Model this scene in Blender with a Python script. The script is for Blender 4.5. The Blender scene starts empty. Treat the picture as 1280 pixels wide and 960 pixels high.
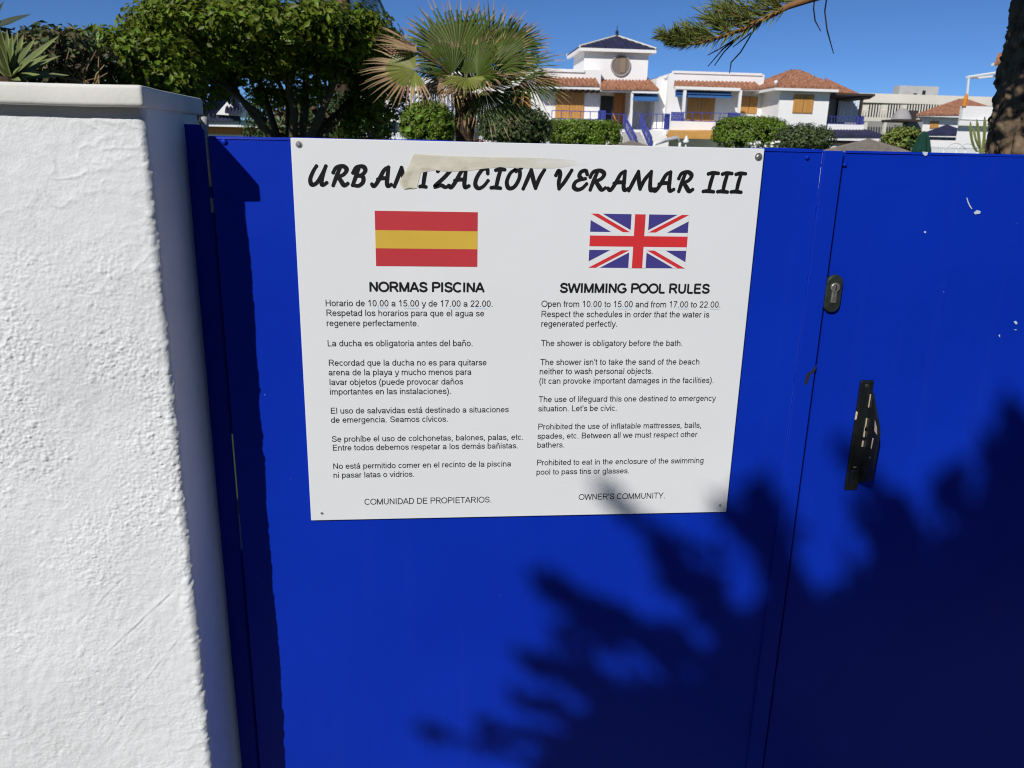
import bpy, bmesh, math, random
import numpy as np
from mathutils import Vector, Matrix

# ------------------------------------------------------------------ camera, sky, sun, exposure
scene = bpy.context.scene
col = scene.collection
GT = 1.60                                     # height of the gate's top edge above the ground
F_PX = 1000.0
CAM = Vector((0.2360, -1.3909, GT - 0.0105))
PITCH, YAW, ROLL = 0.28524, 0.09711, 0.02219
fwd = Vector((math.sin(YAW)*math.cos(PITCH), math.cos(YAW)*math.cos(PITCH), -math.sin(PITCH)))
rt0 = Vector((math.cos(YAW), -math.sin(YAW), 0)); up0 = rt0.cross(fwd)
RT = rt0*math.cos(ROLL) + up0*math.sin(ROLL); UP = up0*math.cos(ROLL) - rt0*math.sin(ROLL)
cd = bpy.data.cameras.new('camera'); cam = bpy.data.objects.new('camera', cd); col.objects.link(cam)
cam.matrix_world = Matrix(((RT.x, UP.x, -fwd.x, CAM.x), (RT.y, UP.y, -fwd.y, CAM.y), (RT.z, UP.z, -fwd.z, CAM.z), (0, 0, 0, 1)))
cd.sensor_width = 36; cd.lens = F_PX/1280*36; cd.clip_start = 0.05; cd.clip_end = 5000
cd.dof.use_dof = True; cd.dof.focus_distance = 1.42; cd.dof.aperture_fstop = 13.0
scene.camera = cam

SUN = Vector((0.68, 1.0, -0.82)).normalized()  # the way the sunlight travels
world = bpy.data.worlds.new('World'); scene.world = world; world.use_nodes = True
wt = world.node_tree; wt.nodes.clear()
sky = wt.nodes.new('ShaderNodeTexSky'); sky.sky_type = 'NISHITA'; sky.sun_disc = False
sky.sun_elevation = math.asin(-SUN.z); sky.sun_rotation = math.atan2(-SUN.x, -SUN.y)
sky.altitude = 5000; sky.air_density = 1.0; sky.dust_density = 0.0; sky.ozone_density = 10.0
bg = wt.nodes.new('ShaderNodeBackground'); bg.inputs[1].default_value = 0.085
wo = wt.nodes.new('ShaderNodeOutputWorld')
wt.links.new(sky.outputs[0], bg.inputs[0]); wt.links.new(bg.outputs[0], wo.inputs[0])
sl = bpy.data.lights.new('sun', 'SUN'); so = bpy.data.objects.new('sun', sl); col.objects.link(so)
sl.energy = 3.95; sl.angle = math.radians(0.53); sl.color = (1.0, 0.975, 0.935)
so.rotation_euler = SUN.to_track_quat('-Z', 'Y').to_euler(); so.location = (-5, -8, 8)
scene.view_settings.view_transform = 'Standard'; scene.view_settings.look = 'None'
scene.view_settings.exposure = 0.0; scene.view_settings.gamma = 1.0; scene.view_settings.use_curve_mapping = False
scene.cycles.max_bounces = 6; scene.cycles.use_adaptive_sampling = False; scene.cycles.denoising_prefilter = 'FAST'; scene.cycles.pixel_filter_type = 'BLACKMAN_HARRIS'; scene.cycles.filter_width = 1.15

rnd = random.Random(7); nrg = np.random.default_rng(11)

def at(px, py, Y):                             # where the sight line of a photo pixel meets the upright plane y = Y
    d = RT*((px-640)/F_PX) - UP*((py-480)/F_PX) + fwd
    return CAM + d*((Y-CAM.y)/d.y)

# ------------------------------------------------------------------ materials
def srgb(r, g, b):
    f = lambda c: (c/255/12.92 if c <= 10.3 else ((c/255+0.055)/1.055)**2.4)
    return (f(r), f(g), f(b))
def mat(name, c, rough=0.6, var=0.12, vscale=6.0, bump=0.0, bscale=40.0, island=0.0, metal=0.0, c2=None, spec=0.5, trans=0.0, stretch=None, coat=0.0):
    m = bpy.data.materials.new(name); m.use_nodes = True; t = m.node_tree; n = t.nodes; L = t.links
    p = n['Principled BSDF']; p.inputs['Roughness'].default_value = rough; p.inputs['Metallic'].default_value = metal
    p.inputs['Specular IOR Level'].default_value = spec
    if coat: p.inputs['Coat Weight'].default_value = coat; p.inputs['Coat Roughness'].default_value = 0.12
    tc = n.new('ShaderNodeTexCoord'); mp = n.new('ShaderNodeMapping'); L.new(tc.outputs['Object'], mp.inputs[0])
    if stretch: mp.inputs['Scale'].default_value = stretch
    nz = n.new('ShaderNodeTexNoise'); nz.inputs['Scale'].default_value = vscale; nz.inputs['Detail'].default_value = 6
    L.new(mp.outputs[0], nz.inputs['Vector'])
    rp = n.new('ShaderNodeValToRGB'); e = rp.color_ramp.elements
    c2 = c2 or tuple(min(1, x*(1+var)) for x in c); c1 = tuple(x*(1-var) for x in c)
    e[0].position = 0.3; e[0].color = (*c1, 1); e[1].position = 0.7; e[1].color = (*c2, 1)
    L.new(nz.outputs[0], rp.inputs[0]); out = rp.outputs[0]
    if island:
        g = n.new('ShaderNodeNewGeometry'); hs = n.new('ShaderNodeHueSaturation')
        mr = n.new('ShaderNodeMapRange'); mr.inputs[3].default_value = 1-island; mr.inputs[4].default_value = 1+island
        mh = n.new('ShaderNodeMapRange'); mh.inputs[3].default_value = 0.47; mh.inputs[4].default_value = 0.525
        L.new(g.outputs['Random Per Island'], mr.inputs[0]); L.new(g.outputs['Random Per Island'], mh.inputs[0])
        L.new(mr.outputs[0], hs.inputs['Value']); L.new(mh.outputs[0], hs.inputs['Hue']); L.new(out, hs.inputs['Color']); out = hs.outputs[0]
    L.new(out, p.inputs['Base Color'])
    if bump:
        b = n.new('ShaderNodeTexNoise'); b.inputs['Scale'].default_value = bscale; b.inputs['Detail'].default_value = 5
        L.new(mp.outputs[0], b.inputs['Vector']); bp = n.new('ShaderNodeBump'); bp.inputs['Strength'].default_value = bump
        bp.inputs['Distance'].default_value = 0.3/bscale; L.new(b.outputs[0], bp.inputs['Height']); L.new(bp.outputs[0], p.inputs['Normal'])
    if trans:
        tr = n.new('ShaderNodeBsdfTranslucent'); L.new(out, tr.inputs[0]); mx = n.new('ShaderNodeMixShader'); mx.inputs[0].default_value = trans
        L.new(p.outputs[0], mx.inputs[1]); L.new(tr.outputs[0], mx.inputs[2]); L.new(mx.outputs[0], n['Material Output'].inputs[0])
    return m
M = {}
M['stucco'] = mat('stucco', (0.755, 0.765, 0.76), 0.85, 0.075, 3.6, 0.7, 380, spec=0.2)
M['cap'] = mat('cap_plaster', (0.73, 0.715, 0.65), 0.8, 0.08, 9, 0.2, 160, spec=0.25)
M['white'] = mat('white_wall', (0.86, 0.835, 0.80), 0.85, 0.04, 0.6, 0.1, 6, spec=0.2)
M['whitem'] = mat('white_metal', (0.78, 0.78, 0.77), 0.45, 0.03, 3)
M['beige'] = mat('beige_wall', (0.74, 0.68, 0.58), 0.9, 0.06, 0.4, spec=0.2)
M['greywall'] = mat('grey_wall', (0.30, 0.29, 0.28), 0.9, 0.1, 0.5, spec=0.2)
M['concrete'] = mat('concrete', (0.48, 0.47, 0.44), 0.9, 0.1, 1.0, spec=0.2)
M['bluem'] = mat('blue_railing', (0.045, 0.06, 0.31), 0.4, 0.1, 3)
M['bluetile'] = mat('blue_tile', (0.028, 0.029, 0.068), 0.6, 0.35, 2.5)
M['terra'] = mat('terracotta_tile', (0.36, 0.165, 0.095), 0.8, 0.45, 5.5, spec=0.2)
M['wood'] = mat('shutter_wood', (0.52, 0.255, 0.062), 0.55, 0.12, 3.5, stretch=(6, 6, .4))
M['door'] = mat('door_wood', (0.50, 0.205, 0.05), 0.5, 0.12, 3.5, stretch=(6, 6, .4))
M['darkwood'] = mat('dark_wood', (0.05, 0.035, 0.025), 0.6, 0.2, 3)
M['dark'] = mat('dark_void', (0.02, 0.02, 0.022), 0.5, 0.2, 1)
M['glass'] = mat('window_glass', (0.03, 0.035, 0.04), 0.08, 0.1, 1)
M['awning'] = mat('blue_awning', (0.05, 0.15, 0.36), 0.8, 0.1, 2, spec=0.1)
M['orange'] = mat('orange_awning', (0.62, 0.33, 0.09), 0.8, 0.1, 2, spec=0.1)
M['orangecloth'] = mat('orange_cloth', (0.70, 0.25, 0.04), 0.8, 0.1, 2, spec=0.1)
M['curtain'] = mat('white_curtain', (0.70, 0.74, 0.78), 0.8, 0.12, 5, stretch=(2.2, 1, .05), spec=0.1)
M['cream'] = mat('cream_slats', (0.66, 0.62, 0.52), 0.8, 0.06, 2, spec=0.2)
M['thatch'] = mat('thatch', (0.22, 0.19, 0.155), 0.95, 0.25, 9, 0.6, 30, stretch=(1, 1, 4), spec=0.1)
M['ficus'] = mat('ficus_leaf', (0.12, 0.175, 0.010), 0.45, 0.25, 3, island=0.5, c2=(0.20, 0.26, 0.026), trans=0.28, spec=.3)
M['hedge'] = mat('hedge_leaf', (0.15, 0.235, 0.018), 0.5, 0.25, 3, island=0.45, trans=0.2)
M['olive'] = mat('olive_leaf', (0.075, 0.105, 0.032), 0.55, 0.2, 3, island=0.45, trans=0.15)
M['dryleaf'] = mat('dry_leaf', (0.14, 0.115, 0.045), 0.7, 0.3, 3, island=0.5, trans=0.15)
M['yellowleaf'] = mat('yellow_leaf', (0.20, 0.24, 0.04), 0.6, 0.2, 3, island=0.35, trans=0.2)
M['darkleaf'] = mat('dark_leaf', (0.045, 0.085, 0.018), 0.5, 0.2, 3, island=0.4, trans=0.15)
M['palm'] = mat('palm_green', (0.082, 0.115, 0.018), 0.55, 0.2, 3, island=0.3, trans=0.18, spec=.25)
M['palmy'] = mat('palm_yellow', (0.22, 0.24, 0.045), 0.5, 0.2, 3, island=0.25, trans=0.2)
M['straw'] = mat('palm_straw', (0.34, 0.225, 0.11), 0.7, 0.2, 3, island=0.3, trans=0.1)
M['fibre'] = mat('palm_fibre', (0.075, 0.05, 0.032), 0.95, 0.3, 14, 0.8, 40, stretch=(1, 1, 3), spec=0.1)
M['stem'] = mat('stem_bark', (0.12, 0.10, 0.075), 0.9, 0.25, 8, 0.4, 30, spec=0.1)
M['bark'] = mat('rough_bark', (0.12, 0.085, 0.058), 0.95, 0.45, 16, 1.0, 60, spec=0.1, c2=(0.26, 0.185, 0.115))
M['needle'] = mat('pine_needle', (0.19, 0.22, 0.05), 0.5, 0.2, 3, island=0.4, trans=0.15)
M['twig'] = mat('dark_twig', (0.028, 0.024, 0.02), 0.7, 0.2, 8, spec=0.1)
M['limb'] = mat('orange_limb', (0.26, 0.13, 0.05), 0.8, 0.3, 12, 0.5, 60, spec=0.2)
M['agave'] = mat('agave_leaf', (0.20, 0.235, 0.075), 0.5, 0.2, 3, island=0.35, trans=0.05)
M['agaveshade'] = mat('shaded_agave_leaf', (0.035, 0.055, 0.03), 0.5, 0.2, 3)  # agave leaf again, with the shade of a silhouette put into its colour
M['windowbrown'] = mat('brown_window', (0.20, 0.155, 0.12), 0.6, 0.15, 1.5)
M['shutterpale'] = mat('weathered_shutter', (0.27, 0.19, 0.13), 0.6, 0.15, 2)
M['cactus'] = mat('cactus_skin', (0.20, 0.23, 0.07), 0.6, 0.15, 5, 0.3, 30)
M['greencloth'] = mat('green_cloth', (0.012, 0.05, 0.035), 0.85, 0.1, 4, spec=0.1)
M['greydome'] = mat('grey_plaster', (0.36, 0.345, 0.33), 0.9, 0.1, 2, spec=0.2)
M['lawn'] = mat('lawn_grass', (0.06, 0.09, 0.025), 0.9, 0.3, 1.5, 0.5, 8, spec=0.1)
M['asphalt'] = mat('asphalt', (0.05, 0.05, 0.052), 0.9, 0.2, 3, 0.4, 80, spec=0.2)
M['paving'] = mat('paving', (0.20, 0.19, 0.175), 0.9, 0.12, 2, 0.3, 60, spec=0.2)
M['sign'] = mat('sign_plastic', (0.775, 0.785, 0.785), 0.5, 0.022, 4, 0.02, 8, spec=0.35)
M['ink'] = mat('black_ink', (0.011, 0.010, 0.012), 0.7, 0.2, 30, spec=0.15)
M['inkgrey'] = mat('faded_ink', (0.022, 0.022, 0.027), 0.7, 0.1, 30, spec=0.2)
M['red'] = mat('flag_red', (0.52, 0.035, 0.045), 0.5, 0.04, 20)
M['red2'] = mat('union_red', (0.66, 0.03, 0.035), 0.5, 0.04, 20)
M['yellow'] = mat('flag_yellow', (0.66, 0.43, 0.05), 0.5, 0.04, 20)
M['navy'] = mat('flag_navy', (0.055, 0.045, 0.24), 0.5, 0.06, 20)
M['cyan'] = mat('faded_cyan_ink', (0.45, 0.62, 0.72), 0.6, 0.1, 60)
M['tape'] = mat('old_tape', (0.66, 0.60, 0.42), 0.55, 0.10, 50, 0.4, 120, stretch=(.5, 1, 5), c2=(0.74, 0.69, 0.52))
M['steel'] = mat('dull_steel', (0.42, 0.41, 0.39), 0.45, 0.2, 120, metal=0.8)
M['rod'] = mat('grey_rod', (0.40, 0.38, 0.36), 0.6, 0.2, 60)
M['lockgreen'] = mat('aged_lock_plate', (0.035, 0.045, 0.035), 0.4, 0.3, 90, metal=0.4)
M['brass'] = mat('worn_cylinder', (0.46, 0.44, 0.38), 0.35, 0.25, 150, metal=0.8)
M['blackm'] = mat('black_lacquer', (0.010, 0.012, 0.013), 0.28, 0.3, 60, 0.2, 160)
M['worn'] = mat('worn_metal', (0.52, 0.45, 0.33), 0.6, 0.2, 150)
M['chip'] = mat('bare_primer', (0.55, 0.62, 0.72), 0.6, 0.15, 200)

def tape_mat():
    m = bpy.data.materials.new('old_tape'); m.use_nodes = True; t = m.node_tree; n = t.nodes; L = t.links; p = n['Principled BSDF']; p.inputs['Roughness'].default_value = .6; p.inputs['Specular IOR Level'].default_value = .2
    tc = n.new('ShaderNodeTexCoord'); mp = n.new('ShaderNodeMapping'); mp.inputs['Scale'].default_value = (14, 1, 40); L.new(tc.outputs['Object'], mp.inputs[0])
    z = n.new('ShaderNodeTexNoise'); z.inputs['Scale'].default_value = 1.6; z.inputs['Detail'].default_value = 7; L.new(mp.outputs[0], z.inputs['Vector'])
    r = n.new('ShaderNodeValToRGB'); r.color_ramp.elements[0].position = .3; r.color_ramp.elements[0].color = (.70, .65, .49, 1); r.color_ramp.elements[1].position = .7; r.color_ramp.elements[1].color = (.78, .74, .61, 1); L.new(z.outputs[0], r.inputs[0]); L.new(r.outputs[0], p.inputs['Base Color'])
    sx = n.new('ShaderNodeSeparateXYZ'); L.new(tc.outputs['Object'], sx.inputs[0])       # the strip wears away towards its right end
    f = n.new('ShaderNodeMapRange'); f.inputs[1].default_value = -.02; f.inputs[2].default_value = .16; f.inputs[3].default_value = .80; f.inputs[4].default_value = .05; L.new(sx.outputs[0], f.inputs[0])
    a = n.new('ShaderNodeMath'); a.operation = 'MULTIPLY_ADD'; L.new(z.outputs[0], a.inputs[0]); a.inputs[1].default_value = 1.1; a.inputs[2].default_value = -.55
    b = n.new('ShaderNodeMath'); b.operation = 'ADD'; b.use_clamp = True; L.new(a.outputs[0], b.inputs[0]); L.new(f.outputs[0], b.inputs[1])
    L.new(b.outputs[0], p.inputs['Alpha']); return m
M['tape'] = tape_mat()
def blue_paint():
    m = bpy.data.materials.new('blue_gloss_paint'); m.use_nodes = True; t = m.node_tree; n = t.nodes; L = t.links; p = n['Principled BSDF']
    tc = n.new('ShaderNodeTexCoord')
    a = n.new('ShaderNodeTexNoise'); a.inputs['Scale'].default_value = 2.2; a.inputs['Detail'].default_value = 5; L.new(tc.outputs['Object'], a.inputs['Vector'])
    r = n.new('ShaderNodeValToRGB'); r.color_ramp.elements[0].position = 0.3; r.color_ramp.elements[0].color = (0.0022, 0.0245, 0.375, 1)
    r.color_ramp.elements[1].position = 0.7; r.color_ramp.elements[1].color = (0.003, 0.031, 0.43, 1); L.new(a.outputs[0], r.inputs[0])
    # faint vertical run marks and dust
    mp = n.new('ShaderNodeMapping'); mp.inputs['Scale'].default_value = (26, 26, 1.6); L.new(tc.outputs['Object'], mp.inputs[0])
    s = n.new('ShaderNodeTexNoise'); s.inputs['Scale'].default_value = 1.0; s.inputs['Detail'].default_value = 4; L.new(mp.outputs[0], s.inputs['Vector'])
    sr = n.new('ShaderNodeMapRange'); sr.inputs[1].default_value = 0.55; sr.inputs[2].default_value = 0.8; sr.inputs[4].default_value = 0.012; L.new(s.outputs[0], sr.inputs[0])
    mx = n.new('ShaderNodeMixRGB'); mx.inputs[2].default_value = (0.16, 0.22, 0.42, 1); L.new(sr.outputs[0], mx.inputs[0]); L.new(r.outputs[0], mx.inputs[1])
    # rare pin-head specks
    v = n.new('ShaderNodeTexVoronoi'); v.inputs['Scale'].default_value = 17; L.new(tc.outputs['Object'], v.inputs['Vector'])
    vr = n.new('ShaderNodeMapRange'); vr.inputs[1].default_value = 0.022; vr.inputs[2].default_value = 0.012; vr.inputs[3].default_value = 0; vr.inputs[4].default_value = 0.55; L.new(v.outputs['Distance'], vr.inputs[0])
    m2 = n.new('ShaderNodeMixRGB'); m2.inputs[2].default_value = (0.35, 0.45, 0.7, 1); L.new(vr.outputs[0], m2.inputs[0]); L.new(mx.outputs[0], m2.inputs[1])
    L.new(m2.outputs[0], p.inputs['Base Color'])
    p.inputs['Roughness'].default_value = 0.38; p.inputs['Specular IOR Level'].default_value = 0.16
    b = n.new('ShaderNodeTexNoise'); b.inputs['Scale'].default_value = 7; b.inputs['Detail'].default_value = 8; L.new(tc.outputs['Object'], b.inputs['Vector'])
    bp = n.new('ShaderNodeBump'); bp.inputs['Strength'].default_value = 0.18; bp.inputs['Distance'].default_value = 0.012; L.new(b.outputs[0], bp.inputs['Height']); L.new(bp.outputs[0], p.inputs['Normal'])
    return m
M['paint'] = blue_paint()

# ------------------------------------------------------------------ builders
def tag(o, label=None, cat=None, group=None, kind=None):
    if label: o['label'] = label
    if cat: o['category'] = cat
    if group: o['group'] = group
    if kind: o['kind'] = kind
    return o
def thing(name, label, cat, loc, group=None):
    o = bpy.data.objects.new(name, None); col.objects.link(o); o.location = loc; o.empty_display_size = 0.2
    return tag(o, label, cat, group)
def wloc(o):
    v = Vector((0, 0, 0))
    while o: v = v + o.location; o = o.parent
    return v
def link(name, verts, faces, m, parent=None, smooth=False, midx=None, origin=None):
    """One mesh object; verts are world positions."""
    V = np.asarray(verts, dtype=np.float64).reshape(-1, 3)
    if origin is None:
        lo, hi = V.min(0), V.max(0); origin = Vector(((lo[0]+hi[0])/2, (lo[1]+hi[1])/2, lo[2]))
    V = V - np.array(origin)
    me = bpy.data.meshes.new(name)
    if isinstance(faces, np.ndarray):
        nf, k = faces.shape
        me.vertices.add(len(V)); me.vertices.foreach_set('co', V.astype(np.float32).ravel())
        me.loops.add(nf*k); me.loops.foreach_set('vertex_index', faces.astype(np.int32).ravel())
        me.polygons.add(nf); me.polygons.foreach_set('loop_start', np.arange(0, nf*k, k, dtype=np.int32)); me.polygons.foreach_set('loop_total', np.full(nf, k, dtype=np.int32))
        me.update(calc_edges=True); me.validate()
    else:
        me.from_pydata([tuple(v) for v in V], [], faces)
    ms = m if isinstance(m, (list, tuple)) else [m]
    for x in ms: me.materials.append(x)
    if midx is not None: me.polygons.foreach_set('material_index', np.asarray(midx, dtype=np.int32))
    if smooth: me.polygons.foreach_set('use_smooth', np.ones(len(me.polygons), dtype=bool))
    o = bpy.data.objects.new(name, me); col.objects.link(o)
    if parent: o.parent = parent; o.location = Vector(origin) - wloc(parent)
    else: o.location = origin
    return o
class MB:
    def __init__(s): s.v = []; s.f = []
    def add(s, vs, fs):
        k = len(s.v); s.v += [tuple(x) for x in vs]; s.f += [tuple(i+k for i in f) for f in fs]; return s
    def box(s, x0, x1, y0, y1, z0, z1):
        vs = [(x, y, z) for z in (z0, z1) for y in (y0, y1) for x in (x0, x1)]
        return s.add(vs, [(0, 2, 3, 1), (4, 5, 7, 6), (0, 1, 5, 4), (2, 6, 7, 3), (0, 4, 6, 2), (1, 3, 7, 5)])
    def rbox(s, x0, x1, y0, y1, z0, z1, r=0.004, seg=2):
        b = bmesh.new(); bmesh.ops.create_cube(b, size=1)
        for v in b.verts: v.co = Vector((x0+(v.co.x+.5)*(x1-x0), y0+(v.co.y+.5)*(y1-y0), z0+(v.co.z+.5)*(z1-z0)))
        bmesh.ops.bevel(b, geom=b.edges[:], offset=r, segments=seg, affect='EDGES', profile=.5)
        b.verts.index_update(); s.add([v.co[:] for v in b.verts], [[v.index for v in f.verts] for f in b.faces]); b.free(); return s
    def hull(s, pts):                          # 8 points: bottom 4 then top 4, same winding
        return s.add(pts, [(3, 2, 1, 0), (4, 5, 6, 7), (0, 1, 5, 4), (1, 2, 6, 5), (2, 3, 7, 6), (3, 0, 4, 7)])
    def prism(s, pts, d):                      # polygon pts extruded by vector d
        n = len(pts); d = Vector(d); p = [Vector(x) for x in pts]
        return s.add(p+[x+d for x in p], [tuple(range(n-1, -1, -1)), tuple(range(n, 2*n))]+[(i, (i+1) % n, n+(i+1) % n, n+i) for i in range(n)])
    def poly(s, pts): return s.add(pts, [tuple(range(len(pts)))])
    def tube(s, path, rad, n=8, cap=True):
        P = [Vector(p) for p in path]; R = rad if hasattr(rad, '__len__') else [rad]*len(P)
        vs = []; fs = []; ref = None
        for i, p in enumerate(P):
            t = (P[min(i+1, len(P)-1)]-P[max(i-1, 0)]).normalized()
            if ref is None: ref = t.orthogonal()
            a = (ref - t*ref.dot(t)).normalized(); ref = a; b = t.cross(a)
            for k in range(n):
                q = 2*math.pi*k/n; vs.append(p+(a*math.cos(q)+b*math.sin(q))*R[i])
        for i in range(len(P)-1):
            for k in range(n): fs.append((i*n+k, i*n+(k+1) % n, (i+1)*n+(k+1) % n, (i+1)*n+k))
        if cap: fs += [tuple(range(n-1, -1, -1)), tuple((len(P)-1)*n+k for k in range(n))]
        return s.add(vs, fs)
    def cyl(s, a, b, r, n=16): return s.tube([a, b], [r, r], n)
    def lathe(s, c, prof, n=24):               # prof: (radius, z) about the upright axis through c
        vs = [(c[0]+r*math.cos(2*math.pi*k/n), c[1]+r*math.sin(2*math.pi*k/n), z) for r, z in prof for k in range(n)]
        fs = [(i*n+k, i*n+(k+1) % n, (i+1)*n+(k+1) % n, (i+1)*n+k) for i in range(len(prof)-1) for k in range(n)]
        return s.add(vs, fs)
    def pbox(s, px0, py0, px1, py1, Y, depth):  # upright box whose front covers that window of the photo at distance Y
        mx, my = (px0+px1)/2, (py0+py1)/2
        return s.box(at(px0, my, Y).x, at(px1, my, Y).x, Y, Y+depth, at(mx, py1, Y).z, at(mx, py0, Y).z)
    def sbox(s, x0, x1, y0, y1, z0, z1):       # a building turned towards the street: its side walls recede with the view
        k0 = (x0-CAM.x)/(y0-CAM.y)*1.0; k1 = (x1-CAM.x)/(y0-CAM.y)*1.0; d = y1-y0
        return s.hull([(x0, y0, z0), (x1, y0, z0), (x1+k1*d, y1, z0), (x0+k0*d+.05*d, y1, z0), (x0, y0, z1), (x1, y0, z1), (x1+k1*d, y1, z1), (x0+k0*d+.05*d, y1, z1)])
    def build(s, name, m, parent=None, smooth=False, origin=None):
        return link(name, s.v, s.f, m, parent, smooth, origin=origin)

# vectorised gradient noise
_perm = nrg.permutation(512).astype(np.int64); _perm = np.concatenate([_perm, _perm])
_grad = nrg.normal(size=(512, 3)); _grad /= np.linalg.norm(_grad, axis=1)[:, None]
def gnoise(P):
    P = np.asarray(P, dtype=np.float64); i = np.floor(P).astype(np.int64); f = P-i; u = f*f*f*(f*(f*6-15)+10); r = 0
    for dx in (0, 1):
        for dy in (0, 1):
            for dz in (0, 1):
                h = _perm[(_perm[(_perm[(i[..., 0]+dx) & 511]+i[..., 1]+dy) & 511]+i[..., 2]+dz) & 511] & 511
                g = _grad[h]; d = g[..., 0]*(f[..., 0]-dx)+g[..., 1]*(f[..., 1]-dy)+g[..., 2]*(f[..., 2]-dz)
                r = r+d*(u[..., 0] if dx else 1-u[..., 0])*(u[..., 1] if dy else 1-u[..., 1])*(u[..., 2] if dz else 1-u[..., 2])
    return r*1.6
def fbm(P, o=3):
    r = 0; a = 1
    for k in range(o): r = r+a*gnoise(P*(2.03**k)+k*17.3); a *= .5
    return r

# ------------------------------------------------------------------ setting: ground
def sheet(name, x0, x1, y0, y1, z, m):
    o = MB().poly([(x0, y0, z), (x1, y0, z), (x1, y1, z), (x0, y1, z)]).build(name, m); o['kind'] = 'structure'; return o
sheet('ground', -900, 900, -300, 1500, -0.02, M['lawn'])
sheet('pavement', -14, 16, -1.1, 0.4, 0.0, M['paving']); sheet('unseen_road', -60, 60, -9, -1.1, -0.010, M['asphalt'])  # unseen dark road added to cut the light bounced onto the gate
sheet('path', -12, 14, 0.9, 2.0, -0.012, M['paving'])

# ------------------------------------------------------------------ white pillar wall
def stucco_wall():
    root = thing('stucco_wall', 'rough white stucco wall end with a smooth cream coping, beside the blue gate', 'wall', (-1.2, 0, 0))
    xc, y0, r = -0.175, -0.15, 0.012; zt = GT+0.037
    zs = np.concatenate([[0.0, 0.15, 0.3, 0.40], np.arange(0.42, zt+0.0005, 0.0015)]); zs[-1] = zt
    xs = np.concatenate([[-2.2, -1.8, -1.4, -1.0, -0.8, -0.72], np.arange(-0.60, xc-r-0.0003, 0.0015)])
    prof = [(x, y0, 0, -1) for x in xs]
    for k in range(0, 10):
        a = math.pi/2*k/9; prof.append((xc-r+r*math.sin(a), y0+r-r*math.cos(a), math.sin(a), -math.cos(a)))
    for y in np.concatenate([np.arange(y0+r+0.003, 0.11, 0.006), [0.11]]): prof.append((xc, y, 1, 0))
    prof = np.array(prof); npf = len(prof); nz = len(zs)
    X = np.repeat(prof[None, :, 0], nz, 0); Yy = np.repeat(prof[None, :, 1], nz, 0); Z = np.repeat(zs[:, None], npf, 1)
    NX = np.repeat(prof[None, :, 2], nz, 0); NY = np.repeat(prof[None, :, 3], nz, 0)
    P = np.stack([X, Yy, Z], -1)
    def pebbles(cs, keep, seed):               # scattered rounded grains thrown on with the render
        u = (X+Yy)/cs; w = Z/cs; iu = np.floor(u).astype(np.int64); iw = np.floor(w).astype(np.int64); out = np.zeros_like(u)
        for a in (-1, 0, 1):
            for c in (-1, 0, 1):
                h = _perm[(_perm[(iu+a+seed) & 511]+iw+c) & 511]; h2 = _perm[(h+77) & 511]; h3 = _perm[(h+191) & 511]; h4 = _perm[(h2+33) & 511]
                dx = u-(iu+a)-(h & 511)/511*.9; dz = w-(iw+c)-(h2 & 511)/511*.9; r_ = .30+.38*(h3 & 511)/511
                d = np.sqrt(dx*dx+dz*dz*(1.2+.8*(h4 & 1)))/r_; out = np.maximum(out, np.where((h4 & 511)/511 < keep, np.clip(1-d*d, 0, 1)*(.4+.6*(h3 & 511)/511), 0))
        return out
    up_ = np.clip((GT-0.13-Z)/0.10, 0, 1)       # the top band was trowelled smoother
    lowf = np.clip((Z-(GT-1.05))/0.55, 0.38, 1)   # and the lower part is smoother again
    patch = np.clip(0.52+1.5*fbm(P*7.5+3, 3), 0, 1)
    mask = (0.22+0.78*up_)*lowf*(0.38+0.62*patch)
    wob = P+0.004*np.stack([gnoise(P*60+1), gnoise(P*60+2), gnoise(P*60+5)], -1)
    grainy = 0.0013*pebbles(.0062, .55, 3)+0.0020*pebbles(.0115, .16, 41)+0.0011*pebbles(.0042, .65, 97)+0.0008*gnoise(wob*190)+0.0005*gnoise(wob*330)
    pits = -np.clip(-gnoise(P*95+8)-0.50, 0, 1)*0.004
    med = fbm(wob*42+9, 3)*0.0006
    ridge = (1-np.abs(gnoise(wob*np.array([22, 22, 44])+2))*2.2); drag = np.clip(ridge, 0, 1)**3*0.0010*np.where(Z > GT-0.2, 1.0, .45)*np.clip(.3+fbm(P*9+31, 2)*1.5, 0, 1)
    sweep = gnoise(np.stack([X*40+Z*30, Yy*20, Z*50-X*62], -1)+.6*gnoise(P*25)[..., None])*0.00055*(1-np.clip((Z-(GT-0.72))/0.2, 0, 1))
    big = fbm(P*4.2, 2)*0.0026
    fine = gnoise(P*330)*0.00022*(.4+.6*patch)
    D = big+med+drag+sweep+fine+(grainy+pits)*mask
    # a few trowel scratches running up to the right
    for (sx, sz, ex, ez, dep) in ((-0.335, 0.74, -0.195, 0.875, .0011), (-0.31, 0.64, -0.19, 0.79, .0009), (-0.375, 0.80, -0.27, 0.905, .0008), (-0.36, 0.55, -0.29, 0.66, .0008), (-0.40, 1.16, -0.32, 1.175, .0013)):
        d = np.array([ex-sx, ez-sz]); Ln = np.linalg.norm(d); d /= Ln
        t = (X-sx)*d[0]+(Z-sz)*d[1]; q = -(X-sx)*d[1]+(Z-sz)*d[0]+0.0015*gnoise(P*20)
        fade = np.clip(t/.03, 0, 1)*np.clip((Ln-t)/.03, 0, 1)*np.clip(.55+1.2*gnoise(P*28+6), 0, 1); D -= np.exp(-(q/0.0018)**2)*dep*fade*.75; D += np.exp(-((q-.004)/0.0022)**2)*dep*.5*fade
    side = np.clip((NX-0.2)/0.8, 0, 1)
    D = D*(1-0.6*side)
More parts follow.
